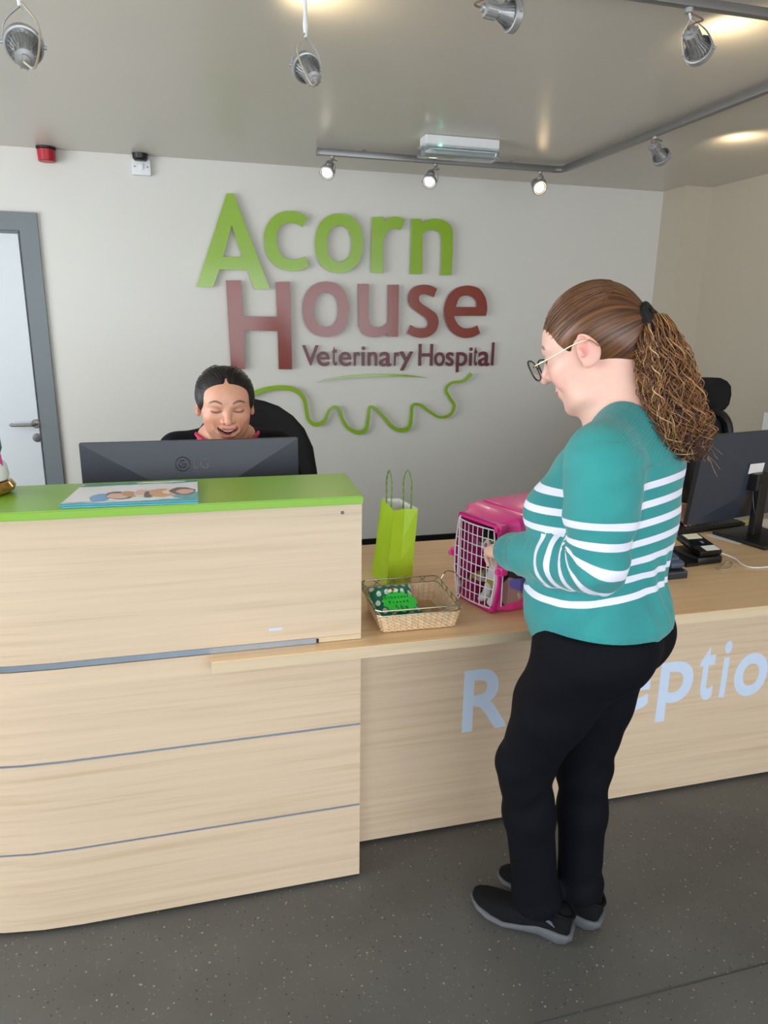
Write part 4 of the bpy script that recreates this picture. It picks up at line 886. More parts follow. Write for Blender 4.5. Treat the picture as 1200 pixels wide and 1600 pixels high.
# ================================================================== BODY MODELLING (implicit surfaces -> one continuous mesh)
class Field:
    BIG = .06
    def __init__(s, segs):
        """segs per axis: (lo, hi, coarse step, [(lo, hi, fine step) ...])"""
        s.ax = []
        for lo, hi, st, fine in segs:
            v = [lo]
            while v[-1] < hi:
                h = st
                for a, b, f in fine:
                    if a-1e-9 <= v[-1] < b: h = min(h, f)
                v.append(v[-1]+h)
            s.ax.append(np.array(v, dtype=np.float32))
        s.F = np.full([len(a) for a in s.ax], s.BIG, dtype=np.float32)
    def _sub(s, lo, hi):
        sl = []
        for k in range(3):
            i = max(0, int(np.searchsorted(s.ax[k], lo[k]))-1); j = min(len(s.ax[k]), int(np.searchsorted(s.ax[k], hi[k]))+1)
            if j-i < 1: return None, None
            sl.append(slice(i, j))
        return tuple(sl), (s.ax[0][sl[0]][:, None, None], s.ax[1][sl[1]][None, :, None], s.ax[2][sl[2]][None, None, :])
    def _mix(s, sl, d, k, op):
        A = s.F[sl]
        if op == 'sub':
            h = np.clip(.5-.5*(A+d)/k, 0, 1); s.F[sl] = A*(1-h)+(-d)*h + k*h*(1-h)
        else:
            h = np.clip(.5+.5*(A-d)/k, 0, 1); s.F[sl] = A*(1-h)+d*h - k*h*(1-h)
    def cone(s, a, b, ra, rb, k=.02, op='add'):
        a = np.array(a, float); b = np.array(b, float); m = s.BIG+k+max(ra, rb)
        sl, P = s._sub(np.minimum(a, b)-m, np.maximum(a, b)+m)
        if sl is None: return s
        d = b-a; L2 = float(d@d) or 1e-9
        q = [P[i]-np.float32(a[i]) for i in range(3)]
        t = np.clip((q[0]*d[0]+q[1]*d[1]+q[2]*d[2])/L2, 0, 1)
        D = np.sqrt((q[0]-t*d[0])**2+(q[1]-t*d[1])**2+(q[2]-t*d[2])**2) - (ra+(rb-ra)*t)
        s._mix(sl, D.astype(np.float32), k, op); return s
    def chain(s, pts, rs, k=.02):
        for i in range(len(pts)-1): s.cone(pts[i], pts[i+1], rs[i], rs[i+1], k)
        return s
    def ell(s, c, r, k=.02, Fm=None, op='add', rot=None):
        """ellipsoid, centre and radii in the frame Fm (4x4)"""
        Mx = np.array(Fm) if Fm is not None else np.eye(4)
        Mx = Mx @ np.array(Matrix.Translation(c)); 
        if rot is not None: Mx = Mx @ np.array(Euler(rot).to_matrix().to_4x4())
        sc = np.linalg.norm(Mx[:3, :3], axis=0); cen = Mx[:3, 3]; R = Mx[:3, :3]/sc; r = np.array(r)*sc
        ext = np.sqrt(((R*r)**2).sum(1)); m = s.BIG+k
        if op == 'sub': m = k+.01
        sl, P = s._sub(cen-ext-m, cen+ext+m)
        if sl is None: return s
        q = [P[i]-np.float32(cen[i]) for i in range(3)]
        L = [(R[0, i]*q[0]+R[1, i]*q[1]+R[2, i]*q[2]) for i in range(3)]
        k0 = np.sqrt(sum((L[i]/r[i])**2 for i in range(3))); k1 = np.sqrt(sum((L[i]/r[i]**2)**2 for i in range(3)))+1e-9
        D = k0*(k0-1)/k1
        s._mix(sl, D.astype(np.float32), k, op); return s
    def cut(s, p, n):
        """keep the side of the plane opposite to n"""
        p = np.array(p, float); n = np.array(n, float); n /= np.linalg.norm(n)
        X, Y, Z = s.ax[0][:, None, None], s.ax[1][None, :, None], s.ax[2][None, None, :]
        D = ((X-p[0])*n[0]+(Y-p[1])*n[1]+(Z-p[2])*n[2]).astype(np.float32); s.F = np.maximum(s.F, D); return s
    def mesh(s, name='m'):
        F, S = s.F, s.F < 0; n = np.array(F.shape)-1
        cnt = np.zeros(n, np.int8)
        for dx in (0, 1):
            for dy in (0, 1):
                for dz in (0, 1): cnt += S[dx:dx+n[0], dy:dy+n[1], dz:dz+n[2]]
        act = np.argwhere((cnt > 0) & (cnt < 8)); N_ = len(act)
        idx = np.full(n, -1, np.int32); idx[act[:, 0], act[:, 1], act[:, 2]] = np.arange(N_)
        acc = np.zeros((N_, 3)); num = np.zeros(N_); base = act
        corners = [(x, y, z) for x in (0, 1) for y in (0, 1) for z in (0, 1)]
        for a in corners:
            for ax in range(3):
                if a[ax]: continue
                b = list(a); b[ax] = 1
                ia = base+np.array(a); ib = base+np.array(b)
                fa = F[ia[:, 0], ia[:, 1], ia[:, 2]]; fb = F[ib[:, 0], ib[:, 1], ib[:, 2]]
                m = (fa < 0) != (fb < 0); t = np.where(m, fa/np.where(m, fa-fb, 1), 0)
                for q in range(3):
                    va = s.ax[q][ia[:, q]]
                    if q == ax: va = va + t*(s.ax[q][ib[:, q]]-va)
                    acc[:, q] += np.where(m, va, 0)
                num += m
        V = acc/num[:, None]; faces = []
        for ax in range(3):
            sh = [slice(None)]*3; sh2 = [slice(None)]*3; sh[ax] = slice(0, -1); sh2[ax] = slice(1, None)
            A, B = S[tuple(sh)], S[tuple(sh2)]
            E_ = np.argwhere(A != B); o1, o2 = [(1, 2), (2, 0), (0, 1)][ax]
            E_ = E_[(E_[:, o1] > 0) & (E_[:, o2] > 0) & (E_[:, o1] < n[o1]) & (E_[:, o2] < n[o2])]
            fl = A[E_[:, 0], E_[:, 1], E_[:, 2]]
            def cid(d1, d2):
                c = E_.copy(); c[:, o1] -= d1; c[:, o2] -= d2; return idx[c[:, 0], c[:, 1], c[:, 2]]
            Q = np.stack([cid(1, 1), cid(0, 1), cid(0, 0), cid(1, 0)], 1)
            Q[~fl] = Q[~fl][:, ::-1]; faces.append(Q)
        Q = np.concatenate(faces); Q = Q[(Q >= 0).all(1)]
        me = bpy.data.meshes.new(name); me.vertices.add(N_); me.vertices.foreach_set('co', V.ravel())
        me.loops.add(len(Q)*4); me.polygons.add(len(Q)); me.loops.foreach_set('vertex_index', Q.ravel().astype(np.int32))
        me.polygons.foreach_set('loop_start', np.arange(0, len(Q)*4, 4, dtype=np.int32))
        try: me.polygons.foreach_set('loop_total', np.full(len(Q), 4, np.int32))
        except Exception: pass
        me.update(calc_edges=True); me.validate(); return me, V
def relax(me, V, it=2, w=.5):
    e = np.empty(len(me.edges)*2, np.int32); me.edges.foreach_get('vertices', e); e = e.reshape(-1, 2); V = V.copy()
    deg = np.bincount(e.ravel(), minlength=len(V))[:, None]+1e-9
    for _ in range(it):
        for ww in (w, -w*.9):
            s = np.zeros_like(V)
            for q in range(3): s[:, q] = np.bincount(e[:, 0], V[e[:, 1], q], len(V))+np.bincount(e[:, 1], V[e[:, 0], q], len(V))
            V += ww*(s/deg-V)
    me.vertices.foreach_set('co', V.ravel()); me.update(); return V
def fattr(me, name, arr):
    a = me.attributes.new(name, 'FLOAT', 'POINT'); a.data.foreach_set('value', np.ascontiguousarray(arr, dtype=np.float32))
def cattr(me, name, rgb):
    a = me.attributes.new(name, 'FLOAT_COLOR', 'POINT'); c = np.ones((len(rgb), 4), np.float32); c[:, :3] = rgb; a.data.foreach_set('color', c.ravel())
def tolocal(V, Fm):
    I = np.array(Fm.inverted()); return V @ I[:3, :3].T + I[:3, 3]
def ss(a, b, x): t = np.clip((x-a)/(b-a), 0, 1); return t*t*(3-2*t)
def skin_mat(name, rough=.45):
    m, nt, N, L, b = newmat(name); a = N.new('ShaderNodeAttribute'); a.attribute_name = 'col'
    n = N.new('ShaderNodeTexNoise'); n.inputs['Scale'].default_value = 60; tc = N.new('ShaderNodeTexCoord'); L.new(tc.outputs['Object'], n.inputs['Vector'])
    mx = N.new('ShaderNodeMix'); mx.data_type = 'RGBA'; mx.blend_type = 'SOFT_LIGHT'; mx.inputs['Factor'].default_value = .12; L.new(a.outputs['Color'], mx.inputs[6]); L.new(n.outputs['Color'], mx.inputs[7])
    L.new(mx.outputs[2], b.inputs['Base Color']); b.inputs['Roughness'].default_value = rough
    b.inputs['Subsurface Weight'].default_value = .18; b.inputs['Subsurface Radius'].default_value = (.012, .005, .003); b.inputs['Subsurface Scale'].default_value = .5
    return m
MAT['skin'] = skin_mat('skin')
def hair_mat(name, dark, light, freq=90, rough=.4):
    m, nt, N, L, b = newmat(name); a = N.new('ShaderNodeAttribute'); a.attribute_name = 'sa'; a2 = N.new('ShaderNodeAttribute'); a2.attribute_name = 'sr'
    cx = N.new('ShaderNodeCombineXYZ'); m1 = N.new('ShaderNodeMath'); m1.operation = 'MULTIPLY'; m1.inputs[1].default_value = freq; L.new(a.outputs['Fac'], m1.inputs[0]); L.new(m1.outputs[0], cx.inputs[0])
    m2 = N.new('ShaderNodeMath'); m2.operation = 'MULTIPLY'; m2.inputs[1].default_value = 9; L.new(a2.outputs['Fac'], m2.inputs[0]); L.new(m2.outputs[0], cx.inputs[1])
    n = N.new('ShaderNodeTexNoise'); n.inputs['Scale'].default_value = 1; n.inputs['Detail'].default_value = 4; L.new(cx.outputs[0], n.inputs['Vector'])
    r = N.new('ShaderNodeValToRGB'); e = r.color_ramp.elements; e[0].position = .35; e[0].color = lin(dark)+(1,); e[1].position = .72; e[1].color = lin(light)+(1,)
    L.new(n.outputs['Fac'], r.inputs['Fac']); L.new(r.outputs['Color'], b.inputs['Base Color'])
    bp = N.new('ShaderNodeBump'); bp.inputs['Strength'].default_value = .5; bp.inputs['Distance'].default_value = .0015; L.new(n.outputs['Fac'], bp.inputs['Height']); L.new(bp.outputs['Normal'], b.inputs['Normal'])
    b.inputs['Roughness'].default_value = rough; return m
MAT['hair_brown'] = hair_mat('brown_hair', (46, 27, 18), (128, 82, 44)); MAT['hair_core'] = M('dark_hair_core', (50, 30, 20), .85, var=.3, scale=90); MAT['hair_black'] = hair_mat('black_hair', (8, 7, 8), (30, 24, 24), rough=.55)
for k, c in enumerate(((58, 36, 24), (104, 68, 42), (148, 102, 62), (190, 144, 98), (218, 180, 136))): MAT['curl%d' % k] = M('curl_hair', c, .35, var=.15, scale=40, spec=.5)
MAT['teeth'] = M('teeth', (236, 230, 220), .25, var=.01); MAT['dark_eye'] = M('eye_dark', (28, 18, 14), .15)

# head: local x forward, y left, z up, origin mid-head, height about .23
def head_prims(F, H, smile=0, jaw=0):
    E = lambda c, r, k=.012, op='add', rot=None: F.ell(c, r, k, H, op, rot)
    E((-.014, 0, .03), (.092, .073, .085), .02); E((.03, 0, .005), (.062, .064, .075), .03); E((.028, 0, .045), (.056, .058, .046), .025); E((.034, 0, -.035), (.056, .058, .065), .03)
    E((.036, 0, -.078), (.044, .046, .034), .025); E((.076, 0, -.097), (.016, .02, .013), .018)
    if jaw: E((.03, 0, -.085), (.05, .052+jaw, .03), .03); E((.0, 0, -.075), (.055, .055, .045), .03)
    for s in (1, -1):
        E((.062, s*.040, -.022-(-.004 if smile else 0)), (.022, .021, .02), .02); E((.045, s*.045, -.05), (.02, .014, .025), .02)
        E((.094, s*.031, .013), (.013, .017, .011), .012, 'sub')
        E((.075, s*.031, .010), (.0145, .0155, .0125), .006)                      # closed, smiling lid
        E((.076, s*.030, .032), (.010, .022, .008), .014, rot=(0, 0, s*.5))          # brow ridge
    np_ = lambda p: tuple((H @ Vector(p)))
    sc = H.to_scale().x
    F.cone(np_((.086, 0, .02)), np_((.112, 0, -.016)), .0075*sc, .0098*sc, .012)
    F.cone(np_((.112, 0, -.016)), np_((.113, 0, -.020)), .0098*sc, .0098*sc, .006)
    for s in (1, -1): E((.096, s*.0125, -.022), (.010, .0072, .0078), .005); E((.1, s*.0065, -.032), (.005, .003, .004), .003, 'sub')
    if smile == 2:   # laughing: wide open mouth
        E((.086, 0, -.058), (.016, .034, .02), .012)
        E((.104, 0, -.0585), (.028, .022, .0125), .004, 'sub')
        for s in (1, -1): E((.098, s*.019, -.0525), (.028, .013, .0075), .004, 'sub', rot=(s*.45, 0, 0))
        for s in (1, -1): E((.0975, s*.011, -.0465), (.006, .015, .0028), .004, rot=(s*.22, 0, 0))
        E((.091, 0, -.0745), (.008, .019, .0042), .006)
        for s in (1, -1): E((.074, s*.036, -.042), (.012, .007, .018), .01, rot=(0, 0, 0))
    else:
        E((.081, 0, -.056), (.014, .028, .018), .014)
        for s in (1, -1): E((.0895, s*.011, -.0525), (.008, .017, .0042), .004, rot=(s*.16, 0, s*.35))
        E((.0895, 0, -.0615), (.008, .019, .005), .004)
        for s in (1, -1): E((.097, s*.015, -.0562), (.014, .016, .0012), .002, 'sub', rot=(s*.2, 0, 0)); E((.066, s*.044, -.034), (.016, .014, .018), .012)
    for s in (1, -1):
        R_ = (0, -.12, s*.3)
        E((-.012, s*.075, .0), (.0225, .009, .036), .007, rot=R_); E((-.004, s*.081, .006), (.0125, .006, .021), .004, 'sub', rot=R_)
        E((-.001, s*.077, -.026), (.009, .006, .010), .006); E((.003, s*.078, -.002), (.004, .004, .007), .003)
def head_color(V, H, skin, lip, brow, cav=False, blush=(.0, .0, .0), smile=0):
    L = tolocal(V, H); c = np.tile(np.array(lin(skin)), (len(V), 1)); near = (np.abs(L).max(1) < .16)
    def paint(w, rgb): 
        nonlocal c; w = (w*near)[:, None]; c = c*(1-w)+np.array(lin(rgb))*w
    def g(cx, cy, cz, rx, ry, rz, p=1): 
        d = ((L[:, 0]-cx)/rx)**2+((np.abs(L[:, 1])-cy)/ry)**2+((L[:, 2]-cz)/rz)**2; return d
    paint(.45*np.exp(-g(.06, .042, -.03, .035, .022, .025)), blush)
    paint(.3*np.exp(-g(.108, 0, -.02, .015, .012, .012)), blush); paint(.55*np.exp(-g(-.01, .078, .0, .025, .014, .03)), blush)
    if smile == 2:
        paint(.8*ss(1.2, .8, g(.0975, .011, -.0462+.0, .02, .019, .0038)), lip); paint(.8*ss(1.2, .8, g(.094, 0, -.0752, .02, .022, .0052)), lip)
        inside = (L[:, 0] > .055) & (L[:, 0] < .0885-.35*np.abs(L[:, 1])) & (np.abs(L[:, 1]) < .029) & (np.abs(L[:, 2]+.059) < .0135); paint(inside.astype(float), (70, 18, 20))
        paint(.5*np.exp(-g(.08, .036, -.045, .02, .003, .02)), (150, 96, 78))
    else:
        paint(.75*ss(1.2, .8, g(.096, 0, -.0575, .02, .0235, .0105)), lip)
    az = np.abs(L[:, 1]); zb = .036+.007*np.sin((az-.014)/.036*PI)-.12*np.clip(az-.036, 0, 1)
    paint(.9*ss(.0042+.05*np.clip(.03-az,0,1)*.6, .001, np.abs(L[:, 2]-zb))*ss(.012, .017, az)*ss(.054, .046, az)*(L[:, 0] > .04), brow)
    zl = .0045-.0035*np.cos((az-.031)/.016*PI/2) + .006
    paint(.9*ss(.0036, .0014, np.abs(L[:, 2]-zl))*ss(.0165, .014, np.abs(az-.031))*(L[:, 0] > .06), (36, 22, 18))
    paint(.25*ss(1.3, .6, g(.09, .031, .014, .03, .018, .011)), (150, 100, 88))
    return c
def hair_attrs(me, V, H, root):
    L = tolocal(V, H)-np.array(root); ax = np.array([1, 0, -.25]); ax = ax/np.linalg.norm(ax)
    u = L @ ax; y = L[:, 1]; w = L @ np.cross(ax, [0, 1, 0]); fattr(me, 'sa', np.arctan2(y, w)/6.283); fattr(me, 'sr', np.sqrt((L**2).sum(1)))
def hand(F, wrist, d, up, s=1, curl=(.5, .6, .5), spread=.12, side=1, r=.0085, rolls=None):
    """palm and five fingers; d = direction of the hand, up = back of the hand normal, side = +1 when the thumb is on d x up"""
    w = Vector(wrist); d = Vector(d).normalized(); up = Vector(up); up = (up-d*up.dot(d)).normalized(); t = d.cross(up)*side
    P = lambda a, b, c: w+(d*a+t*b+up*c)*s
    for b in (-.028, -.010, .010, .027): F.cone(P(.005, b*.6, 0), P(.088-abs(b)*.15, b, 0), .0135*s, .0115*s, .012)
    F.ell((0, 0, 0), (.045*s, .036*s, .014*s), .015, Matrix.Translation(P(.05, 0, -.003)) @ Matrix((d, t, up)).transposed().to_4x4())
    lens = ((.028, .075, .9), (.0095, .084, 1.0), (-.0095, .078, .95), (-.027, .06, .85)); tips = []
    for k, (b, ln, q) in enumerate(lens):
        p = P(.088, b, 0); dirv = (d + t*(b/.028)*spread).normalized(); ang = 0; rr = r*q*s; c_ = rolls[k] if rolls else curl
        for i, f_ in enumerate((.45, .3, .25)):
            ang += c_[i]; v = dirv*math.cos(ang)-up*math.sin(ang); p2 = p+v*ln*f_*s; F.cone(p, p2, rr*(1-.08*i), rr*(1-.08*(i+1)), .003 if i else .005); p = p2
        tips.append(p)
    p = P(.018, .026, -.004); v = (d*.65+t*.7-up*.25).normalized(); p2 = p+v*.042*s; F.cone(p, p2, .0125*s, .0105*s, .012)
    v = (d*.9+t*.32-up*.35).normalized(); p3 = p2+v*.032*s; F.cone(p2, p3, .0105*s, .0095*s, .004); v = (d*.97+t*.02-up*.35).normalized(); F.cone(p3, p3+v*.024*s, .0092*s, .008*s, .003)
    return tips
def finish(me, V, name, mat, parent, relaxn=1, smooth=180):
    V = relax(me, V, relaxn) if relaxn else V
    return link(name, me, mat, parent, smooth)
# ================================================================== THE STANDING WOMAN
WC = Vector((.885, 1.406, 0)); WA = math.radians(128)
wf_ = Vector((math.cos(WA), math.sin(WA), 0)); wl_ = Vector((-wf_.y, wf_.x, 0))
def B(u, l, z): return WC + wf_*u + wl_*l + Vector((0, 0, z))
def S(px, py, lat):
    """photograph pixel -> point on the upright plane through the figure, offset lat to her left"""
    P = WC+wl_*lat; d = AX[0]*((px-600)/FPX) + AX[1]*(-(py-800)/FPX) + AX[2]; o = Vector((0, 0, CAM_H))
    return o + d*(((P-o).x*wl_.x+(P-o).y*wl_.y)/(d.x*wl_.x+d.y*wl_.y))
woman = thing('person', 'standing woman in a teal sweater with white stripes, black trousers, curly ponytail and glasses', 'person', (.9, 1.42, 0))
HC = S(927, 546, 0); tilt = math.radians(25); hf = Vector((math.cos(math.radians(134)), math.sin(math.radians(134)), 0))
hx = (hf*math.cos(tilt)-Vector((0, 0, 1))*math.sin(tilt)); hy = Vector((-hf.y, hf.x, 0)); hz = hx.cross(hy)
HS = 1.10
HM = Matrix.Translation(HC) @ Matrix((hx, hy, hz)).transposed().to_4x4() @ Matrix.Scale(HS, 4)
# arms
shL = B(-.062, .165, 1.352); elL = S(934, 882, .185); wrL = at(795, 861, 1, 1.53)
shR = B(-.045, -.165, 1.352); elR = B(-.02, -.235, 1.12); wrR = Vector((1.06, 1.67, 1.125))
hipL, hipR = B(-.03, .09, .90), B(-.03, -.09, .90)
knL, knR = S(820, 1195, .075), S(912, 1200, -.085)
anL, anR = S(838, 1400, .03), S(905, 1385, -.085)
F = Field([(.55, 1.2, .011, [(.66, 1.08, .0026)]), (1.15, 2.0, .011, [(1.32, 1.93, .0026)]), (.04, 1.75, .011, [(.96, 1.12, .0026), (1.40, 1.75, .0024)])])
head_prims(F, HM, smile=1, jaw=.012)
nb_ = B(-.055, 0, 1.36)
F.cone(HM @ Vector((-.035, 0, -.045)), nb_, .056, .064, .03); F.cone(HM @ Vector((.012, 0, -.075)), B(-.01, 0, 1.38), .042, .05, .03)
F.chain([nb_, B(-.05, 0, 1.2), B(-.03, 0, .95)], [.08, .10, .11], .05)
for a, b, c, h in ((shL, elL, wrL, 1), (shR, elR, wrR, -1)): F.cone(nb_, a, .06, .045, .04).chain([a, b, c], [.045, .035, .024], .02)
for a, b, c in ((hipL, knL, anL), (hipR, knR, anR)): F.chain([B(-.03, 0, .95), a, b, c], [.09, .07, .045, .03], .03)
dL = (Vector((.755, 1.72, 1.02))-wrL).normalized()
hand(F, wrL+dL*.012, dL, Vector((-.35, .1, .93)), 1.0, curl=(.45, .55, .4), side=1)
dR = Vector((.0, .95, -.28)); hand(F, wrR+dR.normalized()*.01, dR, (.1, .25, 1), 1.0, curl=(.12, .12, .1), side=-1)
me, V = F.mesh('body'); V = relax(me, V, 1)
col = head_color(V, HM, (228, 184, 168), (196, 116, 112), (104, 66, 46), blush=(224, 140, 132), smile=1)
cattr(me, 'col', col); body = link('body', me, 'skin', woman, 180)
# hair cap
F = Field([(HC.x-.17, HC.x+.17, .0032, []), (HC.y-.17, HC.y+.17, .0032, []), (HC.z-.16, HC.z+.17, .0032, [])])
F.ell((-.014, 0, .036), (.1005, .0815, .0925), .02, HM); F.ell((-.060, 0, -.005), (.05, .06, .06), .03, HM); F.ell((-.088, 0, .005), (.03, .034, .036), .03, HM)
F.ell((.105, 0, -.026), (.068, .12, .103), .010, HM, 'sub'); F.ell((.045, .0, -.085), (.085, .14, .085), .012, HM, 'sub')
F.ell((-.022, 0, -.104), (.066, .12, .076), .012, HM, 'sub')
F.ell((.0, .082, -.003), (.026, .018, .032), .006, HM, 'sub'); F.ell((.0, -.082, -.003), (.026, .018, .032), .006, HM, 'sub')
me, V = F.mesh('hair'); V = relax(me, V, 1); hair_attrs(me, V, HM, (-.11, 0, .005)); link('hair', me, 'hair_brown', woman, 180)
# fine strands lying over the cap, swept to the hair tie
root = HM @ Vector((-.108, 0, .008)); st = MB(); rnd = random.Random(3)
for i in range(230):
    a = rnd.uniform(-1.25, 1.25); x0 = rnd.uniform(.0, .086); p = []
    zz = .036; 
    for k in range(9):
        t = k/8; x = x0*(1-t)-.105*t; ang = a*(1-.35*t)
        e = math.sqrt(max(0, 1-((x+.014)/.1015)**2)); p.append(HM @ Vector((x, .0825*e*math.sin(ang*1.25), .036+.0935*e*math.cos(ang*1.25))))
    p[-1] = p[-1].lerp(root, .6); p[-2] = p[-2].lerp(root, .2); st.tube(p, [.0003+.0006*math.sin(PI*min(1, (k+.5)/8)) for k in range(9)], 4, cap=False)
tag(st.build('hair_strands', 'curl1', woman, smooth=180), kind='stuff')
tie = MB()
tf = axis_frame(HM @ Vector((-.112, 0, .006)), (HM.to_3x3() @ Vector((-1, 0, .15))).normalized())
for k in range(5):
    rr_ = .034+.002*math.sin(k*2.1); tie.tube([tf @ Vector((rr_*math.cos(a)*(1+.05*math.sin(7*a+k)), rr_*math.sin(a)*(1+.05*math.sin(5*a+k*2)), -.012+k*.006)) for a in [2*PI*i/28 for i in range(28)]], .0078, 8, closed=True)
tie.build('hair_tie', 'black_soft', woman)
# ponytail: dark core plus individual curls
path = [HM @ Vector((-.118, 0, .006))] + [S(px, py, lt) for px, py, lt in ((1026, 535, .0), (1036, 570, .005), (1044, 610, .008), (1060, 655, .010), (1078, 690, .012), (1090, 708, .012))]
pr = [.030, .042, .048, .052, .050, .042, .020]
F = Field([(.85, 1.12, .004, []), (1.1, 1.45, .004, []), (1.28, 1.70, .004, [])]); F.chain(path, [r*.78 for r in pr], .02)
me, V = F.mesh('ponytail'); V = relax(me, V, 1)
V += .004*np.sin(V*[310, 290, 240]+3*np.sin(V[:, [2, 0, 1]]*120)); me.vertices.foreach_set('co', V.ravel()); fattr(me, 'sa', V[:, 0]*2+V[:, 2]*.3); fattr(me, 'sr', V[:, 2])
pt = link('ponytail', me, 'hair_core', woman, 180)
sp = spline(path, 8); NS = len(sp); tg_ = [(sp[min(i+2, NS-1)]-sp[max(i-2, 0)]).normalized() for i in range(NS)]; rs_ = [np.interp(i/8, range(7), pr) for i in range(NS)]
buckets = [MB() for _ in range(5)]
for i in range(820):
    th = rnd.uniform(0, 2*PI); rad = math.sqrt(rnd.uniform(.25, 1.3)); t0 = rnd.choice([0, 0, 0, rnd.uniform(0, .45)]); t1 = rnd.uniform(.55, 1.03) if t0 == 0 else min(1.03, t0+rnd.uniform(.25, .6))
    turns = rnd.uniform(3, 8); cr0 = rnd.uniform(.004, .013); ph_ = rnd.uniform(0, 6.28); pts = []; n_ = 64; sg = rnd.choice((-1, 1)); drift = rnd.uniform(-.8, .8)
    for k in range(n_):
        t = t0+(t1-t0)*k/(n_-1); f_ = min(t, 1)*(NS-1); j = min(int(f_), NS-2); c = sp[j].lerp(sp[j+1], f_-j); R = rs_[j]+(rs_[j+1]-rs_[j])*(f_-j)
        ax_ = tg_[j].lerp(tg_[j+1], f_-j).normalized(); n1 = ax_.cross(Vector((.3, .9, .1))).normalized(); n2 = ax_.cross(n1)
        tt = th+drift*t; grow = min(1, t*3.5); q = c+(n1*math.cos(tt)+n2*math.sin(tt))*R*rad
        if t > 1: q += ax_*(t-1)*.3
        cr = cr0*grow*(.5+.8*t); aa = ph_+sg*turns*2*PI*t; q += (n1*math.cos(aa)+n2*math.sin(aa))*cr + ax_*math.sin(aa+1)*cr*.3; pts.append(q)
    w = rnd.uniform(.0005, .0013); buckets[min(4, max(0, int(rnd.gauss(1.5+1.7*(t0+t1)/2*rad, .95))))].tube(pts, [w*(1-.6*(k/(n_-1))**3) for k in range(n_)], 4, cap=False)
for i in range(60):   # flyaway hairs
    t = rnd.uniform(.15, 1); j = min(int(t*(NS-1)), NS-2); a = rnd.uniform(0, 6.28); n1 = Vector((math.cos(a), math.sin(a), rnd.uniform(-.6, .3))).normalized(); c = sp[j]+n1*rs_[j]*.7
    L_ = rnd.uniform(.015, .04); up_ = Vector((0, 0, -1)); buckets[3].tube([c+n1*L_*k/6+up_*L_*.5*(k/6)**2+n1.cross(up_)*.008*math.sin(k*.9) for k in range(7)], .0004, 3, cap=False)
for k, bkt in enumerate(buckets): tag(bkt.build('curls', 'curl%d' % k, pt, smooth=180), kind='stuff')

# glasses
gl = MB(); fr2 = MB(); MAT['lens'] = M('spectacle_lens', (240, 245, 248), .03, trans=1, var=0); MAT['gold_metal'] = M('pale_gold_metal', (190, 170, 130), .25, metal=1)
gx = .118
for s in (1, -1):
    lo = []
    for i in range(28):
        a = 2*PI*i/28; c_, s_ = math.cos(a), math.sin(a); yy = s*.035+.0275*math.copysign(abs(c_)**.75, c_); zz = .004+.022*math.copysign(abs(s_)**.75, s_)
        lo.append(HM @ Vector((gx-.25*(abs(yy)-.01)**1*.35+.10*(zz), yy, zz)))
    fr2.tube(lo, .0019, 8, closed=True); gl.rings([lo], cap=False)
    gl.bm.faces.new([gl.bm.verts.new(p) for p in lo])
fr2.tube([HM @ Vector((gx, y, .006+.004*math.cos(y*200))) for y in (-.009, -.004, 0, .004, .009)], .0015, 6)
fr2.build('glasses_frame', 'black', woman); gl.build('lenses', 'lens', woman, smooth=0)
tm_ = MB()
for s in (1, -1): tm_.tube(spline([HM @ Vector(p) for p in ((gx-.012, s*.060, .008), (gx-.02, s*.071, .009), (.05, s*.078, .012), (.01, s*.083, .016), (-.02, s*.086, .012), (-.034, s*.084, -.006))], 5), .0015, 6)
tm_.build('glasses_arms', 'gold_metal', woman)
# ---- sweater
F = Field([(.55, 1.2, .0048, []), (1.15, 1.85, .0048, []), (.80, 1.47, .0048, [])])
UM = Matrix.Translation(WC) @ Matrix((wf_, wl_, Vector((0, 0, 1)))).transposed().to_4x4()
def el(c, r, k=.04, **kw): F.ell(c, r, k, UM, **kw)
el((-.032, 0, .94), (.160, .170, .14), .05); el((-.014, 0, 1.07), (.142, .148, .15), .05); el((-.036, 0, 1.20), (.140, .160, .16), .06); el((.0, 0, 1.27), (.10, .13, .085), .05); el((.02, 0, .97), (.125, .15, .13), .05)
for s in (1, -1): el((.060, s*.075, 1.185), (.082, .082, .078), .04)
el((-.065, 0, 1.315), (.105, .165, .085), .05)
for s in (1, -1): F.cone(B(-.055, s*.15, 1.345), B(-.055, s*.055, 1.40), .058, .048, .045)
el((-.05, 0, 1.385), (.07, .075, .035), .04)
F.cut(B(.0, 0, .860), (0, 0, -1)); F.cut(B(-.085, 0, .860), tuple(-(Vector((0, 0, 1))+wf_*.75)))
# open neckline
F.ell((0, 0, 0), (.056, .060, .12), .012, Matrix.Translation(B(-.035, 0, 1.44)) @ Matrix.Rotation(0, 4, 'X'), 'sub')
body_end = None
elbowL = elL
F.chain([B(-.05, .155, 1.345), shL+Vector((0, 0, -.03)), shL.lerp(elL, .5), elL], [.062, .071, .069, .060], .03)
cuffL = wrL-(wrL-elL).normalized()*.0
F.chain([elL, elL.lerp(wrL, .35), elL.lerp(wrL, .75), elL.lerp(wrL, .95), cuffL], [.060, .062, .051, .044, .036], .016)
F.chain([B(-.05, -.155, 1.345), shR+Vector((0, 0, -.03)), shR.lerp(elR, .5), elR], [.062, .070, .068, .058], .03)
F.chain([elR, elR.lerp(wrR, .4), elR.lerp(wrR, .85), wrR], [.058, .058, .046, .036], .016)
for a_1, b_1 in ((elL, wrL), (elR, wrR)):
    v = (b_1-a_1).normalized(); F.cone(b_1-v*.004, b_1+v*.05, .027, .03, .004, 'sub')
me, V = F.mesh('sweater'); 
L = tolocal(V, UM)
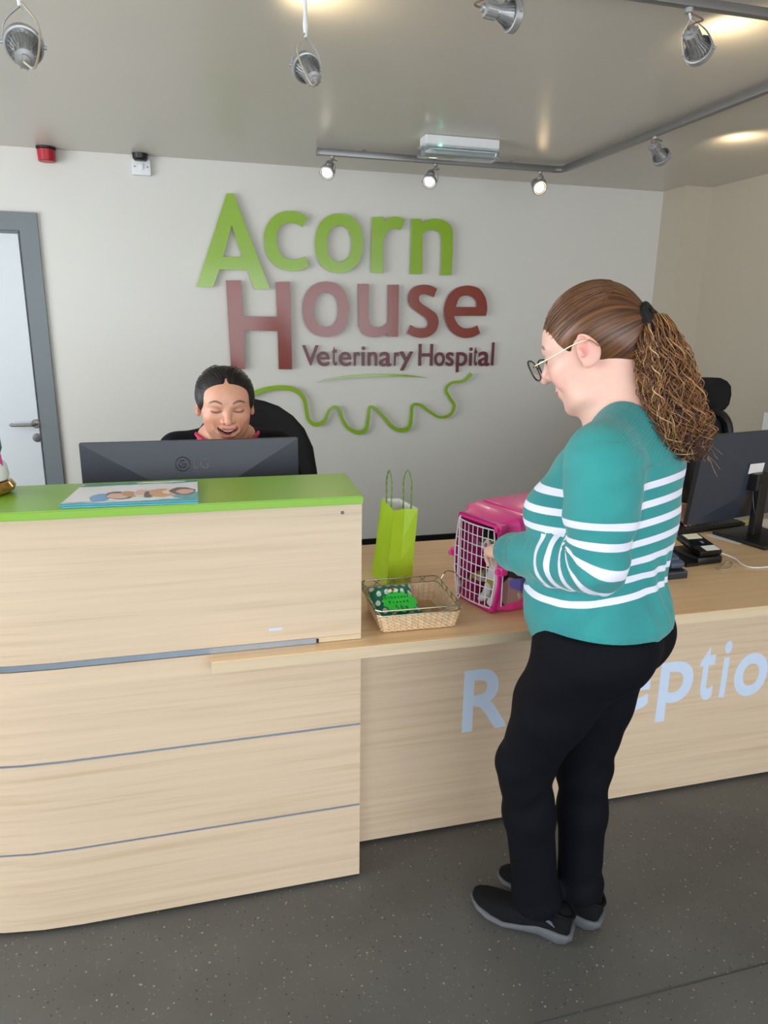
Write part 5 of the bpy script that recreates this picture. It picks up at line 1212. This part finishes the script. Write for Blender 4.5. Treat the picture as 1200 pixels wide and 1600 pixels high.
def seg(V, a, b):
    a = np.array(a); b = np.array(b); d = b-a; t = ((V-a)@d)/(d@d); tc_ = np.clip(t, 0, 1); D = np.linalg.norm(V-a-tc_[:, None]*d, axis=1); return t, D, np.linalg.norm(d)
armm = np.zeros(len(V)); sc_ = np.zeros(len(V)); ribm = np.zeros(len(V)); ribc = np.zeros(len(V))
bodyc = (L[:, 2]-.17*((-L[:, 0]-.03)+np.sqrt((-L[:, 0]-.03)**2+.004))+.006-.13*.08*0-.010*0+.05*np.clip(L[:, 0]-.05, 0, 1)*0-.968)
P_, Wd = .0405, .0155
def band(c, n0, n1): # signed: >0 inside a stripe
    k = np.clip(np.round(c/P_), n0, n1); return Wd/2-np.abs(c-k*P_)
stripe = band(bodyc, 1, 7)
ang = np.arctan2(L[:, 1], L[:, 0]+.04); ribc[:] = ang*.17
hem = L[:, 2] < .955; ribm[(L[:, 2] < .95)] = 1
for side, sh, e, w in ((1, shL, elL, wrL), (-1, shR, elR, wrR)):
    t1, D1, l1 = seg(V, sh, e); t2, D2, l2 = seg(V, e, w)
    rad1 = .078; isu = (D1 < rad1) & (t1 > -.1) & (side*L[:, 1] > .098+.045*(np.clip(t1, 0, 1))) ; isf = (D2 < .070) & (D2 <= D1+.004) & (t2 > -.0)
    # signed arm test for the forearm against the torso: keep what is nearer to the arm axis than to the belly
    tor = np.sqrt((np.clip(np.abs(L[:, 0]+.04)/.165, 0, 9))**2+(L[:, 1]/.178)**2)
    isf &= (tor > 1.03) | (D2 < .058)
    isu &= ~isf
    c_u = t1*l1; n_ = (V-np.array(sh)); 
    # blend the bands round the bend of the elbow: use distance from the crook
    up_ = (np.array(sh)-np.array(e)); up_ /= np.linalg.norm(up_); fo_ = np.array(w)-np.array(e); fo_ /= np.linalg.norm(fo_)
    crook = np.array(e)+(up_+fo_)/np.linalg.norm(up_+fo_)*.072
    r_ = V-crook; a1 = r_@up_; a2 = r_@fo_
    nrm_ = -(up_+fo_)/np.linalg.norm(up_+fo_); tv = fo_-up_; tv /= np.linalg.norm(tv)
    theta = np.arctan2(r_@tv, np.maximum(r_@nrm_, -1)); half = math.acos(max(-1, min(1, float((-up_)@fo_))))/2
    c = np.where(theta < -half, -half*.085-(a1-0), np.where(theta > half, half*.085+a2, theta*.085))
    inarm = isu | isf
    s_arm = band(c+.022, -2, 4 if side > 0 else 4); stripe = np.where(inarm, s_arm, stripe); armm[inarm] = 1
    cuff = isf & (t2 > .80); ribm[inarm] = 0; ribm[cuff] = 1
    x1 = np.cross(fo_, [0, 0, 1]); x1 /= np.linalg.norm(x1); x2 = np.cross(fo_, x1); rr = V-np.array(e); ribc[cuff] = (np.arctan2(rr@x2, rr@x1)*.04)[cuff]
    stripe[cuff] = -.01
yoke = (L[:, 2] > 1.33-.10*np.clip(np.abs(L[:, 1])-.10, 0, 1)) & (L[:, 0] > -.16); ribm[yoke & (np.abs(L[:, 1]) < .19)] = 1; ribc[yoke] = L[yoke, 0]*.9
# soft fabric folds
fold = .0026*np.sin(L[:, 2]*55+9*np.sin(ang*2.1)+L[:, 0]*14)*(armm < .5)*ss(1.15, 1.1, L[:, 2])*ss(.93, .99, L[:, 2]) 
tA, DA, lA = seg(V, shL, elL); tB, DB, lB = seg(V, elL, wrL)
fold += np.where((armm > .5) & (DB < DA+.01), .0028*np.sin(tB*34+4*np.sin(ribc*50+V[:, 2]*30)), 0)*np.exp(-((tB-.2)/.4)**2) + np.where((armm > .5) & (DA <= DB), .0022*np.sin(tA*22+V[:, 0]*45), 0)
no = np.empty(len(V)*3, np.float32); me.vertices.foreach_get('normal', no); no = no.reshape(-1, 3)
V2 = V+no*fold[:, None]; V2 = relax(me, V2, 2)
fattr(me, 'stripe', stripe); fattr(me, 'ribm', ribm); fattr(me, 'ribc', ribc)
m, nt, N, Lk, b = newmat('teal_knit')
a = N.new('ShaderNodeAttribute'); a.attribute_name = 'stripe'; mr = N.new('ShaderNodeMapRange'); mr.inputs[1].default_value = -.0005; mr.inputs[2].default_value = .0005; Lk.new(a.outputs['Fac'], mr.inputs[0])
tc = N.new('ShaderNodeTexCoord'); nz = N.new('ShaderNodeTexNoise'); nz.inputs['Scale'].default_value = 7; Lk.new(tc.outputs['Object'], nz.inputs['Vector'])
rp = N.new('ShaderNodeValToRGB'); rp.color_ramp.elements[0].position = .3; rp.color_ramp.elements[0].color = lin((34, 128, 132))+(1,); rp.color_ramp.elements[1].position = .7; rp.color_ramp.elements[1].color = lin((42, 146, 144))+(1,); Lk.new(nz.outputs['Fac'], rp.inputs['Fac'])
mx = N.new('ShaderNodeMix'); mx.data_type = 'RGBA'; Lk.new(mr.outputs[0], mx.inputs['Factor']); Lk.new(rp.outputs['Color'], mx.inputs[6]); mx.inputs[7].default_value = lin((224, 224, 240))+(1,)
Lk.new(mx.outputs[2], b.inputs['Base Color']); b.inputs['Roughness'].default_value = .8; b.inputs['Sheen Weight'].default_value = .25
ra = N.new('ShaderNodeAttribute'); ra.attribute_name = 'ribc'; rm = N.new('ShaderNodeAttribute'); rm.attribute_name = 'ribm'
mu = N.new('ShaderNodeMath'); mu.operation = 'MULTIPLY'; mu.inputs[1].default_value = 2*PI/.0042; Lk.new(ra.outputs['Fac'], mu.inputs[0]); sn = N.new('ShaderNodeMath'); sn.operation = 'SINE'; Lk.new(mu.outputs[0], sn.inputs[0])
m3 = N.new('ShaderNodeMath'); m3.operation = 'MULTIPLY'; Lk.new(sn.outputs[0], m3.inputs[0]); Lk.new(rm.outputs['Fac'], m3.inputs[1])
n3 = N.new('ShaderNodeTexNoise'); n3.inputs['Scale'].default_value = 420; Lk.new(tc.outputs['Object'], n3.inputs['Vector']); ad = N.new('ShaderNodeMath'); ad.operation = 'MULTIPLY_ADD'; Lk.new(n3.outputs['Fac'], ad.inputs[0]); ad.inputs[1].default_value = .5; Lk.new(m3.outputs[0], ad.inputs[2])
bp = N.new('ShaderNodeBump'); bp.inputs['Strength'].default_value = .55; bp.inputs['Distance'].default_value = .0008; Lk.new(ad.outputs[0], bp.inputs['Height']); Lk.new(bp.outputs['Normal'], b.inputs['Normal'])
MAT['sweater'] = m
link('sweater', me, 'sweater', woman, 180)
# ---- trousers
F = Field([(.55, 1.2, .006, []), (1.1, 1.85, .006, []), (.06, 1.02, .006, [])])
el((-.036, 0, .92), (.134, .146, .10), .04); el((-.055, 0, .885), (.112, .148, .11), .05)
for s in (1, -1): el((-.090, s*.072, .890), (.095, .082, .10), .04)
el((.015, 0, .89), (.095, .13, .09), .05)
F.chain([hipL+Vector((0, 0, -.02)), hipL.lerp(knL, .5), knL, knL.lerp(anL, .35), anL, anL-Vector((0, 0, .06))], [.112, .090, .068, .063, .059, .060], .03)
F.chain([hipR+Vector((0, 0, -.02)), hipR.lerp(knR, .5), knR, knR.lerp(anR, .35), anR, anR-Vector((0, 0, .05))], [.112, .088, .066, .062, .058, .058], .03)
F.cut((0, 0, .085), (0, 0, -1)); F.cut((0, 0, .94), (0, 0, 1))
me, V = F.mesh('trousers'); no = np.empty(len(V)*3, np.float32); me.vertices.foreach_get('normal', no); no = no.reshape(-1, 3)
L = tolocal(V, UM); fold = .0022*np.sin(V[:, 2]*70+6*np.sin(L[:, 0]*12)+L[:, 1]*20)*np.exp(-((V[:, 2]-.48)/.09)**2) + .0025*np.sin(V[:, 2]*48+L[:, 0]*26)*np.exp(-((V[:, 2]-.78)/.12)**2)+.002*np.sin(V[:, 2]*80+L[:, 0]*30)*np.exp(-((V[:, 2]-.13)/.05)**2)
V = relax(me, V+no*fold[:, None], 2); MAT['trousers'] = M('black_trouser_cloth', (9, 10, 18), .8, var=.12, scale=14, bump=.15, spec=.15)
link('trousers', me, 'trousers', woman, 180)
# ---- shoes
MAT['shoe'] = M('black_knit_shoe', (14, 15, 18), .85, var=.15, scale=80, bump=.4, spec=.2); MAT['sole'] = M('grey_foam_sole', (84, 87, 92), .6, var=.05); MAT['outsole'] = M('dark_outsole', (50, 54, 62), .7)
def shoe(heel, toe, side):
    h = Vector(heel); t = Vector(toe); d = (t-h); ln = d.length; Fm = frame((h.x, h.y, 0), d)
    r = thing('x', None, None, (h.x, h.y, 0)) if False else None
    st = ((0, .020, .0), (.03, .032, .0), (.1, .038, -.002), (.3, .036, -.003), (.45, .039, .003), (.62, .047, .005), (.78, .048, .002), (.9, .038, -.006), (.97, .022, -.010), (1, .008, -.012))
    def ring(z, grow, k):
        o = [(x*ln+(-grow if x < .02 else grow if x > .98 else 0), y+w+grow) for x, w, y in [(a, b_, c*side) for a, b_, c in st]]; p = [(x*ln+(-grow if x < .02 else grow if x > .98 else 0), c-w-grow) for x, w, c in [(a, b_, c*side) for a, b_, c in st]]
        L_ = o+p[::-1]; return [(x, y, z(x/ln)) for x, y in L_]
    lo = lambda x: .001+.012*max(0, (x-.82)/.18)**2+.010*max(0, (.07-x)/.07)
    hi = lambda x: .040-.020*ss(.2, .75, np.float64(x))+.006*math.sin(x*9)*(.3 < x < .8)
    s1 = MB().rings([ring(lambda x: lo(x), -.004, 0), ring(lambda x: lo(x)+.006, .001, 0)], m=Fm)
    o_ = s1.build('shoe', 'outsole', woman, smooth=40); tag(o_, 'black slip-on trainer with grey sole')
    MB().rings([ring(lambda x: lo(x)+.006, .001, 0), ring(lambda x: lo(x)*.6+.45*hi(x), .006, 0), ring(lambda x: hi(x)*.9, .004, 0), ring(lambda x: hi(x), -.001, 0), ring(lambda x: hi(x)-.002, -.012, 0)], m=Fm).build('sole', 'sole', o_, smooth=60)
    secs = []
    for x, w, c, top in ((.012, .022, 0, .060), (.03, .031, 0, .085), (.10, .037, -.002, .098), (.2, .037, -.003, .094), (.32, .037, -.001, .085), (.45, .040, .003, .076), (.6, .045, .005, .063), (.75, .046, .003, .052), (.87, .039, -.004, .044), (.95, .027, -.009, .036), (.985, .014, -.011, .030)):
        z0 = hi(x)-.006; H_ = top-z0; secs.append([(x*ln, c*side+w*math.copysign(abs(math.cos(a))**.75, math.cos(a)), z0+H_*max(0, math.sin(a))**.8) for a in [PI*i/14 for i in range(15)]])
    MB().rings(secs, m=Fm).build('upper', 'shoe', o_, smooth=70)
    MB().tube(spline([Fm @ Vector(p) for p in ((.012*ln, .012, .083), (.1*ln, .033, .093), (.24*ln, .026, .098), (.3*ln, 0, .100), (.24*ln, -.026, .098), (.1*ln, -.033, .093), (.012*ln, -.012, .083))], 5, closed=True), .0045, 6, closed=True).build('collar', 'shoe', o_)
    sw = MB()
    for k in range(3): sw.tube([Fm @ Vector((.15*ln+.004*k+q*.012, side*(.0372)+.0012*side, .058+.005*k+q*.004)) for q in (0, 1, 2)], .0010, 5)
    sw.build('side_mark', 'alu', o_)
hl = at(893, 1470, 2, 0); tl2 = at(735, 1404, 2, .02); shoe(hl+(tl2-hl).normalized()*.004, tl2, 1)
hr = at(937, 1450, 2, 0); tr3 = at(782, 1362, 2, .02); shoe(hr, tr3, -1)
# ================================================================== SEATED RECEPTIONISTS
MAT['hair_line'] = M('dark_hair_strand', (34, 26, 26), .4)
def seated(label, HC, face, pitch, hs, hips, handL, handR, skin, lip, brow, blush, hair, cloth, smile, field_fine, roll=0, collar=True, curlL=(.5,.5,.4), upL=(0,0,1), dirL=None, wide=1.0, lift=.135):
    t = thing('person', label, 'person', (hips.x, hips.y, 0))
    fx = Vector((face[0], face[1], 0)).normalized(); x = (fx*math.cos(pitch)-Vector((0, 0, 1))*math.sin(pitch)); y = Vector((-fx.y, fx.x, 0)); z = x.cross(y)
    HM = Matrix.Translation(HC) @ Matrix((x, y, z)).transposed().to_4x4() @ Matrix.Rotation(roll, 4, 'X') @ Matrix.Diagonal((hs, hs*wide, hs, 1))
    bl = Vector((1, 0, 0))   # her left is +x when she faces the camera (-y)
    neck = Vector((HC.x*.9+hips.x*.1, HC.y+.085, HC.z-lift)); chest = neck.lerp(hips, .38)+Vector((0, 0, 0)); 
    S_ = {k: neck+bl*k*.165+Vector((0, .015, -.03)) for k in (1, -1)}
    wr = {1: Vector(handL), -1: Vector(handR)}
    EL = {}
    for k in (1, -1):
        m_ = (S_[k]+wr[k])/2; EL[k] = m_+Vector((k*.085, .06, -.10))
    F = Field(field_fine)
    head_prims(F, HM, smile=smile)
    F.cone(HM @ Vector((-.03, 0, -.05)), neck, .05, .054, .025); F.cone(HM @ Vector((.01, 0, -.075)), neck+Vector((0, -.03, .0)), .04, .05, .03)
    F.cone(neck, S_[1], .052, .05, .04); F.cone(neck, S_[-1], .052, .05, .04); F.chain([neck, chest, hips], [.075, .11, .12], .06)
    for k in (1, -1):
        F.chain([S_[k], EL[k], wr[k]], [.042, .034, .022], .02)
        d = (wr[k]-EL[k]).normalized() if not (k == 1 and dirL) else Vector(dirL)
        hand(F, wr[k]+d*.008, d, Vector(upL) if k == 1 else Vector((0, 0, 1)), .96, curl=curlL if k == 1 else (.3, .4, .3), side=-k if not (k == 1 and dirL) else 1)
        kn = hips+Vector((k*.11, -.42, .0)); F.chain([hips+Vector((k*.08, 0, 0)), kn, Vector((kn.x, kn.y+.06, .09))], [.065, .045, .032], .02)
    me, V = F.mesh('body'); V = relax(me, V, 1); cattr(me, 'col', head_color(V, HM, skin, lip, brow, blush=blush, smile=smile)); link('body', me, 'skin', t, 180)
    if smile == 2:
        tt = MB()
        for k in range(-4, 5):
            xx = .0955-.00075*k*k; dz = .00035*k*k; tt.box((xx-.004, k*.0054-.0026, -.0575+dz*1.3), (xx+.001, k*.0054+.0026, -.0475+dz), .001, m=HM)
        tt.build('teeth', 'teeth', t, smooth=40)
        tg = Field([(HC.x-.1, HC.x+.1, .003, []), (HC.y-.16, HC.y+.1, .003, []), (HC.z-.14, HC.z, .003, [])]); tg.ell((.083, 0, -.071), (.012, .016, .005), .005, HM)
        m2, V2 = tg.mesh('tongue'); MAT['tongue'] = M('tongue', (190, 84, 84), .4); link('tongue', m2, 'tongue', t, 180)
    # hair, parted in the middle and pulled back over the ears
    F = Field([(HC.x-.16, HC.x+.16, .0034, []), (HC.y-.16, HC.y+.19, .0034, []), (HC.z-.17, HC.z+.15, .0034, [])])
    F.ell((-.016, 0, .034), (.1005, .0825, .0895), .02, HM); F.ell((-.05, 0, -.02), (.055, .066, .06), .03, HM); F.ell((-.11, 0, -.0), (.035, .035, .035), .02, HM)
    for s in (1, -1): F.ell((.005, s*.064, .026), (.04, .016, .034), .02, HM)
    F.ell((.10, 0, -.032), (.07, .059, .102), .010, HM, 'sub'); F.ell((.06, 0, -.11), (.10, .12, .085), .014, HM, 'sub'); F.ell((.10, 0, .055), (.04, .022, .035), .012, HM, 'sub')
    for s in (1, -1): F.ell((-.0, s*.088, -.012), (.022, .018, .026), .006, HM, 'sub')
    F.ell((.07, 0, .098), (.045, .002, .012), .008, HM, 'sub')
    me, V = F.mesh('hair'); V = relax(me, V, 1); hair_attrs(me, V, HM, (-.10, 0, .0)); link('hair', me, hair, t, 180)
    st = MB(); rn = random.Random(5)
    for i in range(150):
        a = rn.choice((-1, 1))*rn.uniform(.05, 1.35); x0 = rn.uniform(-.0, .055); p = []
        for k in range(8):
            u_ = k/7; xx = x0*(1-u_)-.10*u_; ang = a+(1.0 if a > 0 else -1.0)*.5*u_; e = math.sqrt(max(0, 1-((xx+.016)/.1015)**2))
            p.append(HM @ Vector((xx, .0845*e*math.sin(ang), .036+.0935*e*math.cos(ang))))
        st.tube(p, [.0003+.0005*math.sin(PI*min(1, (k+.5)/7)) for k in range(8)], 4, cap=False)
    tag(st.build('hair_strands', 'hair_line' if hair == 'hair_black' else 'curl1', t, smooth=180), kind='stuff')
    # tunic
    xs = [hips.x-.42, hips.x+.42]
    F = Field([(xs[0], xs[1], .007, []), (hips.y-.55, hips.y+.25, .007, []), (.45, HC.z-.05, .007, [])])
    F.chain([neck+Vector((0, .01, -.04)), chest, hips+Vector((0, 0, .02))], [.10, .135, .15], .06)
    for k in (1, -1):
        F.ell(chest+Vector((k*.07, -.075, .02)), (.07, .065, .065), .04); F.cone(neck+Vector((k*.02, .01, -.01)), S_[k], .062, .062, .04); F.ell(chest+Vector((k*.075, .0, -.02)), (.10, .11, .16), .05); F.ell(hips+Vector((k*.07, 0, .03)), (.11, .14, .12), .04)
        F.chain([S_[k], EL[k], EL[k].lerp(wr[k], .9)], [.058, .052, .036], .02)
    F.ell(HM @ Vector((-.0, 0, -.10)), (.098, .085, .10), .01, None, 'sub'); F.cone(neck+Vector((0, -.075, -.055)), neck+Vector((0, -.05, .06)), .018, .06, .01, 'sub')
    me, V = F.mesh('tunic'); V = relax(me, V, 2); link('tunic', me, cloth, t, 180)
    F = Field([(xs[0], xs[1], .009, []), (hips.y-.58, hips.y+.25, .009, []), (.08, hips.z+.2, .009, [])])
    for k in (1, -1):
        kn = hips+Vector((k*.11, -.42, .0)); F.chain([hips+Vector((k*.08, 0, .01)), kn, Vector((kn.x, kn.y+.06, .12))], [.095, .072, .058], .03)
    F.ell(hips, (.17, .15, .11), .04); F.cut((0, 0, .1), (0, 0, -1))
    me, V = F.mesh('trousers'); V = relax(me, V, 2); link('trousers', me, 'trousers', t, 180)
    for k in (1, -1):
        kn = hips+Vector((k*.11, -.42, .0)); f_ = Matrix.Translation((kn.x, kn.y+.10, 0))
        MB().rings([[(w*math.cos(a), -.25*y_+.0, max(.0, h*math.sin(a))) for a in [PI*i/10 for i in range(11)]] for y_, w, h in ((0, .02, .06), (.08, .034, .10), (.3, .037, .10), (.6, .043, .065), (.85, .04, .045), (1, .015, .02))], m=f_).build('shoe', 'shoe', t, smooth=60)
    return t, HM, neck, S_
MAT['tunic'] = M('black_tunic', (14, 15, 24), .85, var=.1, scale=20, bump=.2, spec=.2); MAT['tunic2'] = M('black_jumper', (16, 16, 18), .85, var=.1, scale=20, bump=.2)
hc = at(352, 633, 1, 2.38); hips = Vector((.16, 2.70, .605))
fine = [(hips.x-.45, hips.x+.45, .011, [(hc.x-.11, hc.x+.11, .0028)]), (2.1, 2.95, .011, [(2.24, 2.48, .0028)]), (.05, 1.5, .011, [(1.18, 1.47, .0026)])]
p1, HM1, nk1, Sh1 = seated('laughing dark-haired woman in a black tunic with pink neckline, seated behind the tall desk', hc, (.03, -1), math.radians(13), .985, hips, (.30, 2.30, .815), (.02, 2.30, .815), (214, 158, 132), (182, 86, 82), (40, 26, 22), (208, 116, 100), 'hair_black', 'tunic', 2, fine, wide=1.13, lift=.132)
MAT['piping'] = M('pink_piping', (196, 34, 88), .6); MAT['lanyard'] = M('olive_lanyard', (128, 138, 62), .6)
pp = []
nc = nk1+Vector((0, -.012, .012))
for i in range(32):
    a = 2*PI*i/32; fr_z = -.055*max(0, -math.sin(a))**2
    pp.append(Vector((nc.x+.102*math.cos(a), nc.y-.006+.085*math.sin(a), nc.z+.030+fr_z-.012*abs(math.cos(a))**4)))
MB().tube(pp, .0065, 8, closed=True).build('pink_neckline', 'piping', p1)
for k in (1, -1):
    q = spline([nc+Vector((k*.055, .04, .045)), nc+Vector((k*.066, -.02, .03)), nc+Vector((k*.055, -.075, -.01)), nc+Vector((k*.03, -.11, -.09)), nc+Vector((0, -.115, -.2))], 5)
    MB().rings([[p+Vector((-.006, 0, 0)), p+Vector((.006, 0, 0)), p+Vector((.006, -.002, 0)), p+Vector((-.006, -.002, 0))] for p in q]).build('lanyard', 'lanyard', p1, smooth=60)
hc3 = at(1040, 660, 1, 2.86); hips3 = Vector((hc3.x+.02, 3.05, .605))
hl3 = at(1040, 797, 1, 2.46)
fine = [(hips3.x-.45, hips3.x+.45, .011, [(hc3.x-.11, hc3.x+.11, .0036), (hl3.x-.05, hl3.x+.12, .0032)]), (2.3, 3.3, .011, [(2.42, 2.56, .0034), (2.72, 2.96, .0036)]), (.05, 1.5, .011, [(hl3.z-.08, hl3.z+.08, .0032), (hc3.z-.14, hc3.z+.15, .0036)])]
p3, HM3, nk3, Sh3 = seated('person in black clothing seated behind the standing woman, only fingers and a sleeve showing', hc3, (-.1, -1), math.radians(8), 1.0, hips3, tuple(hl3), (hc3.x-.16, 2.60, .815), (214, 160, 140), (176, 100, 96), (60, 40, 30), (206, 124, 112), 'hair_brown', 'tunic2', 1, fine, dirL=(.92, -.1, -.12), upL=(.0, -1, .15), curlL=(.9, .9, .5))
# ---- the cat in the carrier
F = Field([(.76, 1.1, .003, []), (1.7, 2.1, .003, []), (ZD+.008, ZD+.28, .003, [])])
ct = thing('cat', 'black and white cat sitting inside the pink carrier behind the wire door', 'cat', CF @ Vector((.02, .12, .03)))
q = lambda x, y, z: CF @ Vector((x, y, z))
F.ell((.035, .17, .085), (.070, .10, .075), .03, CF); F.ell((.04, .085, .115), (.05, .052, .075), .03, CF); F.cone(q(.035, .08, .16), q(.008, .065, .19), .034, .034, .02); F.ell((.0, .12, .13), (.06, .05, .07), .03, CF)
HCt = Matrix.Translation(q(.004, .06, .200)) @ CF.to_3x3().to_4x4() @ Matrix.Rotation(math.radians(20), 4, 'Z')
F.ell((0, 0, 0), (.040, .036, .034), .01, HCt); F.ell((0, -.026, -.012), (.020, .018, .014), .01, HCt)
for s in (1, -1):
    F.ell((s*.022, .0, .034), (.013, .006, .02), .006, HCt, rot=(0, s*.3, 0)); F.ell((s*.022, -.005, .036), (.007, .004, .014), .003, HCt, 'sub', rot=(0, s*.3, 0)); F.ell((s*.009, -.039, -.015), (.009, .008, .008), .004, HCt)
    F.cone(q(.04+s*.025, .05, .10), q(.04+s*.022, .028, .035), .019, .014, .015); F.cone(q(.04+s*.022, .030, .033), q(.04+s*.022, .012, .030), .015, .013, .01)
F.ell((0, -.042, -.006), (.005, .005, .004), .003, HCt)
F.chain([q(.06, .25, .06), q(.09, .2, .045), q(.1, .12, .042)], [.018, .014, .012], .015)
me, V = F.mesh('cat_body'); V = relax(me, V, 1); Lc = tolocal(V, CF); Lh = tolocal(V, HCt)
wh = np.maximum(ss(.022, .015, np.abs(Lh[:, 0])+.6*np.clip(Lh[:, 2]+.008, 0, 1)*1.4)*(Lh[:, 1] < .0)*(Lh[:, 2] < .02)*(np.linalg.norm(Lh, axis=1) < .07), ((Lc[:, 1]+.25*(Lc[:, 2]-.12) < .085) & (Lc[:, 2] < .175) & (Lc[:, 0] > .018)).astype(float))
wh = np.clip(wh+.0, 0, 1)[:, None]; colc = wh*np.array(lin((224, 220, 222)))+(1-wh)*np.array(lin((16, 15, 17)))
nose = (np.linalg.norm(Lh-np.array([0, -.045, -.005]), axis=1) < .007)[:, None]; colc = np.where(nose, np.array(lin((190, 120, 120))), colc)
cattr(me, 'col', colc); m, nt, N, L, b = newmat('cat_fur'); a = N.new('ShaderNodeAttribute'); a.attribute_name = 'col'; L.new(a.outputs['Color'], b.inputs['Base Color']); b.inputs['Roughness'].default_value = .9
nz = N.new('ShaderNodeTexNoise'); nz.inputs['Scale'].default_value = 260; tc = N.new('ShaderNodeTexCoord'); L.new(tc.outputs['Object'], nz.inputs['Vector']); bp = N.new('ShaderNodeBump'); bp.inputs['Strength'].default_value = .6; bp.inputs['Distance'].default_value = .002; L.new(nz.outputs['Fac'], bp.inputs['Height']); L.new(bp.outputs['Normal'], b.inputs['Normal'])
MAT['cat'] = m; link('cat_body', me, 'cat', ct, 180)
MAT['cateye'] = M('cat_eye', (170, 180, 70), .1)
for s in (1, -1):
    MB().lathe([(0, -.006), (.004, -.0045), (.006, 0), (.004, .0045), (0, .006)], 12, m=HCt @ Matrix.Translation((s*.0155, -.0315, .006)) @ Matrix.Rotation(PI/2, 4, 'X')).build('eye', 'cateye', ct)
    MB().lathe([(0, 0), (.0012, 0), (.0012, .001), (0, .001)], 8, m=HCt @ Matrix.Translation((s*.0155, -.0373, .006)) @ Matrix.Rotation(PI/2, 4, 'X')).build('pupil', 'dark_eye', ct)
ws = MB()
for s in (1, -1):
    for k in range(4): ws.tube([HCt @ Vector((s*.010, -.044, -.014+.003*k)), HCt @ Vector((s*.03, -.048, -.014+.006*k)), HCt @ Vector((s*.048, -.044, -.018+.009*k))], .0003, 3)
ws.build('whiskers', 'white_wire', ct)
